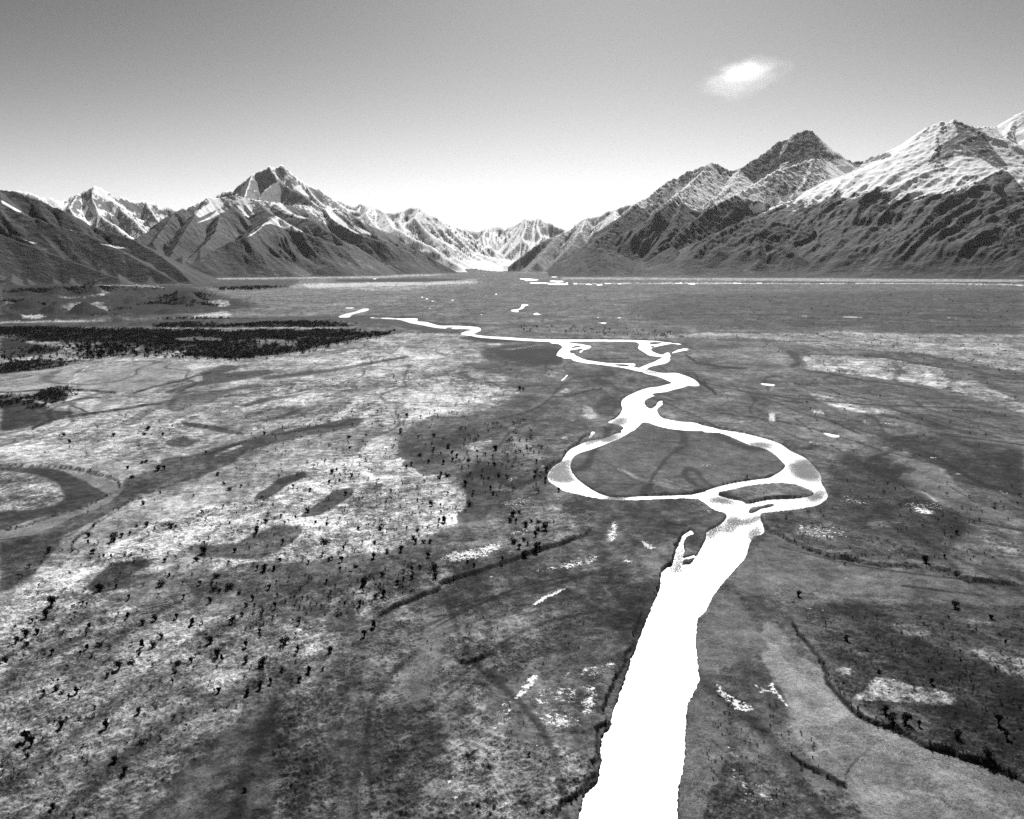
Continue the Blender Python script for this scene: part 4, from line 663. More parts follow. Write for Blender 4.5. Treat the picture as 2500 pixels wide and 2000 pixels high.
# heights
H = np.zeros(len(gx), np.float32)
far = sst(gr, 2500, 6000)
H += .35 * N3 + .15 * N1 * (1 - far)
rx_, ry_ = gx, gy
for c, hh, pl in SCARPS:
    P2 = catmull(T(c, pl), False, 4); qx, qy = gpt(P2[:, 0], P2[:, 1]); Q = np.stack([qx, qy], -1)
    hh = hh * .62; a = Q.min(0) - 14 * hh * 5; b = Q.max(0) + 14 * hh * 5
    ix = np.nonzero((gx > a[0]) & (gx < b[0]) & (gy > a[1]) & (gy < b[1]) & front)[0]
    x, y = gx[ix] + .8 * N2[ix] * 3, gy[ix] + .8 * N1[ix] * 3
    best = np.full(len(ix), 1e9); side = np.zeros(len(ix)); tt = np.zeros(len(ix)); L = 0; Ls = np.hypot(*(Q[1:] - Q[:-1]).T); tot = Ls.sum()
    for (p, q, l) in zip(Q[:-1], Q[1:], Ls):
        ab = q - p; t = np.clip(((x - p[0]) * ab[0] + (y - p[1]) * ab[1]) / max(l * l, 1e-6), 0, 1)
        d = np.hypot(x - p[0] - t * ab[0], y - p[1] - t * ab[1])
        cr = ab[0] * (y - p[1]) - ab[1] * (x - p[0])
        k_ = d < best; best = np.where(k_, d, best); side = np.where(k_, np.sign(cr), side); tt = np.where(k_, (L + t * l) / tot, tt); L += l
    # travel runs right to left or downstream in these traces: the high ground lies on the right-hand side
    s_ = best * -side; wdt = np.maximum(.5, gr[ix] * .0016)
    endf = sst(tt, 0, .06) * (1 - sst(tt, .94, 1.0))
    up_ = sst(s_, -wdt * .6, wdt) * np.exp(-np.maximum(s_, 0) / (14 * hh))
    hv = hh * endf * (.8 + .5 * N2[ix])
    H[ix] = np.maximum(H[ix], H[ix] * .5 + hv * up_)
    dk = np.exp(-(np.abs(s_ + wdt * .2) / (wdt * .85)) ** 2) * endf * np.clip(.8 + 1.3 * N2[ix], .25, 1)  # dark bank soil, with the shade of the bank face painted in
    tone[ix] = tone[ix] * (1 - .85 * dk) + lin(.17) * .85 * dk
N5 = fbm(gx / .9, gy / .9, 2, .6)
jx = np.where(upy > 1150, (upy - 1150) / 850 * 6, 0) + 1.0
wat = samp(blur(Wm, 1, 1), upx + jx * (.5 * N2 + .9 * N4 + .8 * N5), upy + .5 * jx * N1) * front
edge = samp(blur(Wm, 4, 2), upx, upy) * front
wob = np.clip(.10 * N2 + .06 * N1, -.2, .2) * sst(upy, 800, 1200)
nearw = sst(edge, .02, .5)
H = H * (1 - nearw * sst(wat, .05, .4))
H = np.where(front, H - 1.6 * np.clip((wat + wob * (edge > .05)) * 1.0, 0, 1), H)
# hummocks
for lst, kk in ((HUMPS, 1.0), (HILLS, 1.0)):
    for c, hx, hy, hw, hp in lst:
        ox, oy, s_ = CR[c]; px_, py_ = ox + hx * s_, oy + hy * s_; X, Y = gpt(px_, py_); X = float(X); Y = float(Y); D = math.hypot(X, Y)
        wm = hw * s_ / FPX * D * .5; hm = hp * s_ / FPX * D * 1.1; dep = wm * (.8 if lst is HUMPS else .5)
        ux, uy = X / D, Y / D
        ix = np.nonzero((np.abs(gx - X) < wm * 3) & (np.abs(gy - Y) < max(wm, dep) * 3.2))[0]
        al = (gx[ix] - X) * uy - (gy[ix] - Y) * ux; de = (gx[ix] - X) * ux + (gy[ix] - Y) * uy - dep * .7
        g_ = np.exp(-((al / (wm * .62)) ** 2 + (de / (dep * .75)) ** 2) * (1 + .5 * N1[ix]))
        H[ix] += hm * g_ * (1 + .25 * N2[ix])
        front_face = np.clip(-de / dep + .3, 0, 1)
        m = np.clip((g_ - .25) * 2.2, 0, 1) * .8 * np.clip(.9 + .9 * rag[ix], .2, 1)
        tone[ix] = tone[ix] * (1 - m) + lin(.19 if lst is HUMPS else .36) * m
HM = np.zeros((RH, RW), np.float32); fill(HM, T('F', [(-170,585),(200,595),(400,602),(470,622),(560,640),(470,655),(300,668),(-170,680)])); HM = blur(HM, 30, 5)
hm = samp(HM, upx, upy) * front
H += hm * 15 * np.clip(ridged(gx / 170, gy / 260, 4) - .35, 0, 1)
# tussocks near the camera
near = 1 - sst(gr, 250, 620)
tz = np.clip(fbm(gx / 1.25, gy / 1.25, 3, .6) + .12, 0, 1) * (.6 + 1.2 * np.clip(fbm(gx / 9, gy / 9 + 4, 3) + .3, 0, 1))
H += near * (.10 + .9 * grass) * tz * (1 - nearw) * .85
H += .10 * near * fbm(gx / 5, gy / 5, 3, .6)
H += sst(gr, 55000, 80000) * -20
tone = np.clip(2.32 * np.maximum(tone, 0) ** 1.65 * ALB, .012, .50)
tone = np.where(wat > .3, .10, tone)
V = np.stack([gx, gy, H], -1)
G_MAT = ground_material()
ground = mesh_np("ground", V, grid_faces(len(rr), len(AZ), True), G_MAT, True, {'tone': tone, 'grass': grass, 'glint_speck': glint_speck})
tag(ground, 'braided valley floor of pale tussock, dark gravel and low cut banks', kind='structure')

# water sheet: only where channels and pools lie, just under the banks
WL = -.62
fa = grid_faces(len(rr), len(AZ), True)
keep = (edge[fa] > .04).all(1) & front[fa].all(1)
fw = fa[keep]; used, inv = np.unique(fw.ravel(), return_inverse=True)
Vw = np.stack([gx[used], gy[used], np.full(len(used), WL)], -1)
calm = samp(Cm, upx[used], upy[used])
river = mesh_np("river", Vw, inv.reshape(-1, 4), water_material(), True, {'calm': calm})
tag(river, 'braided glacial river glaring white under the sun', kind='structure')

# ------------------------------------------------------------------ mountains
COVER_LIGHT = [  # snow (+) or rock (-), sunlit and shaded faces painted in too: crop, weight, outline
 ('C4', 1., [(880,615),(1060,545),(1200,475),(1350,405),(1500,325),(1600,250),(1700,195),(1790,230),(1720,300),(1600,380),(1500,455),(1560,435),(1700,440),(1850,418),(1950,465),(1990,490),(1900,530),(1750,560),(1550,580),(1350,570),(1250,558),(1100,565)]),
 ('C4', 1., [(1990,300),(2050,230),(2110,190),(2156,200),(2500,120),(2700,200),(2700,640),(2300,640),(2156,575),(2080,490),(2020,420),(2000,360)]), ('C4', 1., [(535,575),(620,510),(705,466),(690,500),(620,560),(560,605)]), ('C4', .8, [(1030,490),(1060,450),(1130,430),(1180,400),(1120,500),(1050,535)]),
 ('C4', -.5, [(700,475),(830,430),(920,405),(1000,430),(1020,520),(900,590),(760,620),(640,640),(600,610),(640,560)]), ('C4', -.5, [(470,470),(570,400),(700,290),(820,230),(930,225),(1010,340),(1110,395),(1000,430),(900,400),(700,460),(560,545)]),
 ('C4', -.6, [(1735,160),(1890,215),(1970,330),(2070,440),(2000,470),(1900,400),(1780,385),(1650,420),(1580,450),(1640,330),(1760,260)]), ('C4', -.5, [(1500,290),(1600,205),(1640,200),(1560,270),(1530,300)]), ('C4', -.45, [(0,570),(160,480),(330,415),(490,455),(440,600),(250,745),(100,700),(0,700)]),
 ('C4', -.6, [(1100,400),(1270,380),(1370,360),(1390,390),(1200,440),(1130,430)]), ('C4', -.8, [(1960,490),(2060,470),(2200,620),(2000,760),(1830,720),(1780,640),(1850,560)]), ('C4', .9, [(250,570),(330,620),(370,655),(300,610)]), ('C4', .9, [(60,640),(200,540),(205,550),(130,600)]),
 ('C2', 1., [(165,585),(225,542),(300,590),(440,668),(380,672),(260,630)]), ('C2', 1., [(195,440),(260,465),(350,525),(495,572),(400,562),(280,522)]), ('C2', 1., [(590,478),(660,535),(750,595),(890,690),(820,672),(700,612),(640,560)]), ('C2', 1., [(795,598),(880,645),(1055,738),(960,695),(850,665)]),
 ('C2', .9, [(650,638),(720,685),(855,752),(780,728)]), ('C2', .8, [(525,575),(610,602),(560,592)]), ('C2', .9, [(840,545),(900,585),(1000,635),(1045,662),(940,622)]), ('C2', .9, [(1080,598),(1185,652),(1050,622)]), ('C2', .9, [(1265,538),(1405,615),(1340,602)]), ('C2', .9, [(1245,638),(1355,684),(1290,672)]),
 ('C2', .9, [(1225,668),(1315,714),(1260,702)]), ('C2', 1., [(1315,728),(1445,804),(1380,782)]), ('C2', 1., [(1585,818),(1695,874),(1640,862)]), ('C2', .9, [(1195,728),(1335,804),(1250,772)]), ('C2', .8, [(1490,705),(1600,785),(1540,760)]), ('C2', .9, [(1425,590),(1520,640),(1640,720),(1560,690),(1460,630)]),
 ('C2', 1., [(1820,770),(1940,770),(1910,830),(1990,890),(1850,890),(1870,850)]), ('C2', .9, [(0,700),(60,670),(170,590),(120,640),(40,700)]),
 ('C1', .9, [(1455,525),(1600,435),(1690,462),(1560,532),(1500,562)]), ('C1', .9, [(1405,628),(1560,560),(1640,505),(1695,505),(1580,572)]), ('C1', .8, [(1775,468),(1850,495),(1945,542),(1860,532)]), ('C1', .9, [(1550,400),(1640,405),(1685,462),(1600,460)]),
 ('C1', .9, [(2040,435),(2156,505),(2156,530),(2050,475)]), ('C1', 1., [(1945,622),(2040,548),(2156,588),(2156,645),(2040,605)]), ('C1', 1., [(0,420),(60,455),(185,527),(120,510),(20,455)]), ('C1', .9, [(158,372),(218,402),(180,398)]), ('C1', .55, [(430,615),(560,655),(700,720),(600,692)]),
 ('C1', .6, [(700,738),(880,765),(1010,792),(880,795),(760,765)]), ('C1', .6, [(105,695),(345,762),(240,758)]), ('C1', .7, [(700,858),(875,908),(780,875)]), ('C1', .8, [(245,508),(395,582),(300,552)]), ('C1', .5, [(640,598),(860,662),(780,645)]), ('C1', .6, [(0,770),(80,805),(20,795)]), ('C1', .5, [(140,770),(300,830),(200,800)]),
 ('C1', 1., [(575,398),(700,465),(810,545),(700,535),(620,455)]), ('C1', 1., [(700,308),(760,345),(860,435),(1035,532),(960,515),(820,425),(715,385)]), ('C1', 1., [(785,598),(900,635),(1005,717),(900,662)]), ('C1', .9, [(340,420),(460,440),(495,505),(400,470)]), ('C1', .9, [(985,588),(1105,652),(1010,615)]),
 ('C1', .9, [(1135,498),(1235,555),(1190,572)]), ('C1', .9, [(1105,588),(1180,600),(1140,642)]), ('C1', .9, [(1255,498),(1345,488),(1290,522)]), ('C1', -.35, [(480,430),(700,320),(720,380),(600,420),(560,520),(500,560)]), ('C1', -.35, [(870,420),(1000,430),(1200,470),(1240,540),(1120,580),(1000,520)]),
 ('C2', -.9, [(250,265),(150,320),(90,400),(140,430),(300,445),(510,440),(420,370),(330,330)]), ('C2', -.3, [(-160,420),(-100,260),(60,180),(170,160),(250,275),(100,400)]), ('C2', 1., [(262,145),(390,262),(385,270),(320,205)]), ('C2', 1., [(380,295),(475,392),(465,400),(420,370)]), ('C2', .8, [(170,160),(240,245),(330,325),(320,328),(215,225)]),
 ('C2', -.35, [(440,290),(560,335),(700,450),(600,480),(480,400)]),
]
CVm = np.zeros((820, RW), np.float32)
def fill_m(M, P, val):
    global Y0, RH
    y0_, rh_ = Y0, RH; Y0, RH = -100, 820
    fill(M, P, val); Y0, RH = y0_, rh_
for c, wgt, poly in COVER_LIGHT: fill_m(CVm, T(c, poly), wgt)
CVm = blur(CVm, 2, 1)
def cover_light_at(X, Y, Z):
    x, y = proj(X, Y, Z); fx = np.clip(x - X0 - .5, 0, RW - 1.001); fy = np.clip(y + 100 - .5, 0, 818.9); xi = fx.astype(np.int32); yi = fy.astype(np.int32); a = fx - xi; b = fy - yi
    return (CVm[yi, xi] * (1 - a) + CVm[yi, xi + 1] * a) * (1 - b) + (CVm[yi + 1, xi] * (1 - a) + CVm[yi + 1, xi + 1] * a) * b
def massif(name, label, mat, ridges, az0, az1, r0, r1, daz=.058, dr=22., slope=.62, flute=(260., 90.), rough=70., jag=18., toe=60., seed=0, base=-12., prof=(1.22, .34), foot=None, fall=.5, fl=(330., 120.), ramp=420, dsc=None):
    az = np.radians(np.arange(az0, az1, daz)); r = [r0]
    while r[-1] < r1: r.append(r[-1] + dr * max(1, r[-1] / 9000.))
    r = np.array(r); X = (r[:, None] * np.sin(az)).ravel(); Y = (r[:, None] * np.cos(az)).ravel()
    Wx = X + 120 * fbm(X / 900 + seed, Y / 900, 3); Wy = Y + 120 * fbm(X / 900, Y / 900 + 40 + seed, 3)
    rf = np.random.RandomState(90 + seed); ridges = list(ridges)
    for x0, x1, st, yt, yb, d0, d1, back in foot or []:      # low spurs along the foot of the slope
        x = x0
        while x < x1:
            t = (x - x0) / (x1 - x0); d = d0 + (d1 - d0) * t; top = yt + rf.uniform(-18, 22); dx = rf.uniform(-35, 35)
            ridges.append(('S', [(x + dx, top, d + back), (x + dx * .4, (top + yb) / 2 + rf.uniform(-6, 6), d + back * .5), (x, yb, d + rf.uniform(0, .12))], .5)); x += st * rf.uniform(.6, 1.4)
    h = np.full(len(X), -1e4); ss_ = np.zeros(len(X)); dd = np.zeros(len(X)); soff = 0.
    for rd in ridges:
        c, pts = rd[0], rd[1]; sl = rd[2] if len(rd) > 2 else slope
        p = T(c, [(q[0], q[1]) for q in pts]); dk_ = np.array([q[2] for q in pts])
        if dsc and c != 'S': dk_ = dsc[0] + (dk_ - dsc[0]) * dsc[1]
        P = at(p[:, 0], p[:, 1], dk_ * 1000.)
        for a, b in zip(P[:-1], P[1:]):
            ab = b[:2] - a[:2]; L = max(np.hypot(*ab), 1.)
            t = np.clip(((X - a[0]) * ab[0] + (Y - a[1]) * ab[1]) / L ** 2, 0, 1)
            dx = X - a[0] - t * ab[0]; dy = Y - a[1] - t * ab[1]; d = np.hypot(dx, dy)
            s = soff + t * L
            tw = np.clip(((Wx - a[0]) * ab[0] + (Wy - a[1]) * ab[1]) / L ** 2, 0, 1)
            dw = np.hypot(Wx - a[0] - tw * ab[0], Wy - a[1] - tw * ab[1]); k_ = sst(d, 60, 500); dq = d * (1 - k_) + dw * k_
            zc = a[2] + t * (b[2] - a[2])
            cand = zc - sl * dq * (prof[0] - prof[1] * sst(dq, 0, 2000))
            m = cand > h; h = np.where(m, cand, h); ss_ = np.where(m, s, ss_); dd = np.where(m, dq, dd); soff += L
        soff += 5000.
    # gullies that run down the slopes
    sw = ss_ + 140 * fbm(X / 600, Y / 600 + seed, 3)
    g1 = ridged(sw / (flute[0] * 1.8) + seed, dd / (flute[0] * 7), 3, .5); g2 = ridged(sw / (flute[0] * .45) + 9, dd / (flute[0] * 2.6) + seed, 3, .55)
    amp = .8 * flute[1] * sst(dd, 0, 650) * sst(h, 20, 420)
    h = h + amp * (g1 - .55) + amp * .42 * (g2 - .55)
    RR = np.hypot(X, Y); q = np.arctan2(X, Y) * (r0 + r1) * .5 - fall * RR + 170 * fbm(X / 700, Y / 700 + 3 * seed, 3)
    f1 = ridged(q / fl[0] + seed, RR / (fl[0] * 6), 3, .5); f2 = ridged(q / (fl[0] * .3), RR / (fl[0] * 2) + seed, 3, .55)
    hs = 1 - (.72 if dsc else .5) * sst(h, 800, 1250)
    h = h + fl[1] * hs * sst(h, 30, 450) * sst(dd, 0, 400) * ((f1 - .55) + (.2 if dsc else .33) * (f2 - .55))
    g1 = .4 * g1 + .6 * f1; g2 = .4 * g2 + .6 * f2
    rr_ = ridged(q / 420 + seed, RR / 900, 6, .46)
    h = h + rough * hs * (rr_ - .5) * (.25 + .75 * sst(dd, 0, 350)) * sst(h, 0, 300)
    h = h + jag * fbm(X / 60, Y / 60 + seed, 4, .6) * sst(h, 60, 400) * (.3 + .9 * np.exp(-dd / 110.))
    h = (h + 6) * sst(RR + 90 * fbm(X / 260, Y / 260, 3), r0 + 40, r0 + ramp) - 6
    h = np.where(h < toe, toe * np.exp(np.clip((h - toe) / toe, -6, 0)) - toe * .135 - 3, h - toe * .135 - 3)
    gul = np.clip(.62 - g1, -.5, .6) + .4 * np.clip(.6 - g2, -.5, .6)
    F = grid_faces(len(r), len(az)); F = F[(h[F] > base).any(1) & (h[F] > -2.5).any(1)]
    used, inv = np.unique(F.ravel(), return_inverse=True)
    o = mesh_np(name, np.stack([X, Y, h], -1)[used], inv.reshape(-1, 4), mat, True, {'gully': gul[used] * sst(dd, 0, 250)[used], 'cover': cover_light_at(X, Y, h)[used]})
    print(name, len(used))
    return tag(o, label, kind='structure')

M_near = mountain_material("near_slopes", 700, 1000, .10, .035, .52, .74, 420, 520, 700, 500)
M_mid = mountain_material("front_range", 720, 1100, .11, .035, .40, .66, 600, 480, 700, 700)
M_high = mountain_material("high_peaks", 150, 700, .16, .08, .62, .84, 500, 300)
M_right = mountain_material("right_range", 830, 930, .10, .034, .24, .52, 350, 700, 420, 300)
M_hazy = mountain_material("haze_pale_ridge", 420, 850, .30, .25, .60, .84, 500, 300)  # valley haze put into the colour as paler rock and lower slopes
M_ice = mountain_material("glacier_head", -600, 0, .15, .09, .58, .80, 500, 100)

massif("mountain", "dark bracken slope closing the valley on the left", M_near, [
  ('S', [(-420,380,7.0),(-200,430,6.7),(-60,450,6.5),(0,463,6.4),(40,466,6.3),(95,487,6.2),(150,510,6.1),(210,545,6.0),(270,565,5.9),(325,583,5.7),(390,620,5.4),(435,655,5.1),(466,686,4.9)]),
  ('S', [(0,463,6.4),(0,487,6.0),(58,520,5.8),(130,545,5.6),(210,570,5.5),(290,605,5.3),(360,645,5.1),(420,680,4.9)]),
  ('S', [(-200,430,6.7),(-150,520,5.9),(0,570,5.4),(110,610,5.2),(220,650,5.0),(300,682,4.8)]),
 ], -41, -19.5, 4300, 8200, dr=14., slope=.50, flute=(240, 60), rough=50, jag=14, toe=20, seed=1, fall=-.5, fl=(300., 60.), prof=(1.1, .2), foot=[(-300, 400, 60, 640, 685, 4.75, 4.75, .7)])
massif("mountain", "snowy far peak behind the left slope", M_high, [
  ('C1', [(-700,420,15),(-300,380,15),(0,350,15),(60,347,15),(170,350,15),(230,370,15.2),(300,400,15.3),(380,402,15.4),(460,430,15.6),(490,420,15.8),(590,370,16),(705,312,16),(760,330,16.1),(820,370,16.3),(870,415,16.5),(910,385,16.7),(980,420,16.8),(1090,428,17),(1140,430,17),(1200,465,17),(1290,470,17),(1340,490,17),(1380,470,17),(1480,510,17)]),
  ('C1', [(705,312,16),(690,400,15.5),(740,520,15),(880,620,14.3),(1000,720,13.6)]), ('C1', [(820,370,16.3),(900,480,15.8),(1000,560,15.2),(1100,660,14.5)]),
  ('C1', [(590,370,16),(520,470,15),(600,600,14)]), ('C1', [(300,400,15.3),(380,480,14.6),(500,560,14)]), ('C1', [(0,350,15),(100,420,14.2),(300,520,13.5)]), ('C1', [(1090,428,17),(1180,560,16),(1250,640,15.2)]),
 ], -38, -16.5, 12500, 18500, daz=.055, dr=40., slope=.75, flute=(420, 150), rough=170, jag=30, seed=2)
massif("mountain", "great snow peak towering behind the front range", M_high, [
  ('C1', [(1480,440,16.5),(1600,400,16.8),(1700,342,17),(1770,340,17),(1810,290,17),(1900,218,17),(1960,190,17),(2022,162,17),(2062,172,17),(2118,150,17)]),
  ('C2', [(268,148,17),(320,195,17),(380,250,17.1),(440,292,17.2),(540,330,17.4),(600,375,17.6),(680,432,17.8),(750,480,18),(840,500,18),(860,470,18.5)]),
  ('C2', [(175,160,17),(215,220,16.6),(250,275,16.2),(330,330,15.7),(420,370,15.2),(500,430,14.6),(560,480,14)]),
  ('C2', [(250,275,16.2),(160,330,15.5),(100,400,14.8)]), ('C1', [(1900,218,17),(1860,330,16),(1840,400,15)]), ('C2', [(440,292,17.2),(520,400,16.2),(600,470,15.3)]),
 ], -24, -8, 13500, 19500, daz=.055, dr=38., slope=.85, flute=(380, 130), rough=150, jag=26, seed=3)
massif("mountain", "broad front range with dark lower faces and snow ribs", M_mid, [
  ('C1', [(1000,722,9.3),(1070,680,9.5),(1140,640,9.7),(1260,542,10),(1330,500,10.1),(1400,488,10.2),(1440,462,10.3),(1490,458,10.4),(1560,402,10.5),(1640,410,10.6),(1750,385,10.7),(1840,405,10.8),(1960,425,10.9)]),
  ('C2', [(110,422,10.9),(200,437,11),(300,460,11.2),(420,462,11.5),(500,470,11.8),(560,472,12),(640,500,12.3),(720,482,12.5),(790,545,12.7),(850,548,13),(900,600,13.3),(1000,640,13.6),(1110,690,14)]),
  ('C2', [(90,430,10.9),(150,500,10),(230,545,8.9)], .62), ('C2', [(230,545,8.9),(160,590,8.6),(60,640,8.3),(0,690,8.0)], .6), ('C1', [(1850,690,8.0),(1650,770,7.8),(1500,870,7.45),(1340,945,7.2)], .55),
  ('C2', [(230,545,8.9),(340,610,8.7),(440,670,8.55),(540,700,8.5),(700,760,8.6),(860,830,8.9),(1000,890,9.6),(1150,950,10.6)], .60),
  ('C2', [(200,437,11),(350,530,10.3),(500,572,9.8),(600,640,9.6),(720,720,9.5),(850,780,9.7)], .64),
  ('C2', [(560,472,12),(650,560,11.6),(760,630,11.3),(890,690,11.1),(1050,745,11),(1200,800,11.2),(1330,880,11.4),(1420,950,11.6)], .62),
  ('C2', [(720,482,12.5),(800,600,12.3),(950,680,12.2),(1110,760,12.2),(1300,830,12.3),(1440,890,12.5)], .62),
  ('C1', [(1560,402,10.5),(1500,500,10),(1420,600,9.4),(1330,760,8.8),(1270,860,8.2)], .66), ('C1', [(1750,465,10.0),(1650,540,9.7),(1620,660,9.2),(1540,760,8.6),(1400,880,7.9)], .66),
  ('C1', [(1300,530,10),(1220,640,9.6),(1150,740,9.2),(1200,830,8.6)], .66),
 ], -27.5, -1.5, 6900, 14800, daz=.055, dr=20., slope=.66, flute=(300, 120), rough=80, jag=20, toe=18, seed=4, fall=-.7, fl=(420., 130.), foot=[(440, 940, 50, 610, 676, 7.15, 9.4, 1.0), (940, 1090, 40, 625, 668, 9.6, 12.3, 1.0)])
massif("mountain", "snow ribbed ridge running down to the glacier", M_ice, [
  ('C2', [(680,425,19),(710,420,19),(760,445,19),(820,465,19),(870,440,19),(940,470,19),(955,458,18.5),(1010,500,18),(1040,515,17.5),(1100,515,17),(1180,500,17),(1240,470,17),(1300,475,17),(1340,510,17),(1420,540,17),(1450,575,17),(1500,595,17),(1530,600,17.3),(1640,640,17.6),(1720,720,18),(1800,790,18.3),(1870,885,18.6)]),
  ('C2', [(955,458,18.5),(900,520,17.2),(960,600,16.4)]), ('C2', [(1040,515,17.5),(1100,620,15.8),(1250,700,15.1),(1380,760,14.6),(1480,840,14.2),(1580,900,14)], .6), ('C2', [(1300,475,17),(1270,560,16.2),(1370,660,15.8),(1500,740,15.6),(1640,830,15.6),(1740,890,15.8)], .62),
  ('C2', [(1180,500,17),(1150,590,16.2),(1200,660,15.6)]), ('C2', [(1450,575,17),(1560,680,16.6),(1700,790,16.6),(1800,870,16.8)], .62),
 ], -15.5, -.6, 13300, 20800, daz=.052, dr=38., slope=.70, flute=(380, 130), rough=130, jag=26, toe=25, seed=5, fall=-.9)
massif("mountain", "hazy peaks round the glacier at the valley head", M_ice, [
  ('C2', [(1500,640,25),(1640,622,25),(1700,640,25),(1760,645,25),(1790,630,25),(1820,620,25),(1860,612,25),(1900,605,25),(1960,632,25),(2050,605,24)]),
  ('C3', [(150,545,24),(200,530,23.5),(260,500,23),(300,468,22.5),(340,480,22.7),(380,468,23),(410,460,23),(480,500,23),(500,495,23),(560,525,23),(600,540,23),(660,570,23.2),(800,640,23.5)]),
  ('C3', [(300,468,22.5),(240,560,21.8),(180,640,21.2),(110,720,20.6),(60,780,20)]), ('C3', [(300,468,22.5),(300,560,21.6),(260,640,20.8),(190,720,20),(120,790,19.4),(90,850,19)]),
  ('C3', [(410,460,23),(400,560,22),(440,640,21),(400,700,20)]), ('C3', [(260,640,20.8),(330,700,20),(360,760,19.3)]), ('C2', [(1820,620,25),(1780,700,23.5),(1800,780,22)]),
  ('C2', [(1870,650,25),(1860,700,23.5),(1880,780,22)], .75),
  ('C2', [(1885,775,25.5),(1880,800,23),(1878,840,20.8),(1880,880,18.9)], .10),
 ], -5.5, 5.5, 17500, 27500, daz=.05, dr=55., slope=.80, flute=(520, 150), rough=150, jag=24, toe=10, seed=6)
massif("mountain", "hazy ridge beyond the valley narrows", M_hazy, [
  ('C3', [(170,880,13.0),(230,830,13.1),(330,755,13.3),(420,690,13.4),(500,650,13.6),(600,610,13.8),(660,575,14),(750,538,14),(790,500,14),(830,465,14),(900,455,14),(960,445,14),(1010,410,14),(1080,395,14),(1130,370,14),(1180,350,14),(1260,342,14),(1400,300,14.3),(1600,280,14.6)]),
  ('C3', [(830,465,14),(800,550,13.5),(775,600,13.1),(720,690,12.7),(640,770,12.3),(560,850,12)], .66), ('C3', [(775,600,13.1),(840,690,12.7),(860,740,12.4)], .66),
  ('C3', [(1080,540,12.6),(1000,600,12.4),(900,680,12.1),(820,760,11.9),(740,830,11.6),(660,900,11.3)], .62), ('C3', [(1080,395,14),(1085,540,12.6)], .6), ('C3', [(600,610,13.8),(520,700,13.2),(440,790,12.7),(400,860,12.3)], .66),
 ], -.3, 13, 10800, 16500, daz=.052, dr=28., slope=.72, flute=(300, 110), rough=110, jag=20, toe=20, seed=7, fall=.8)
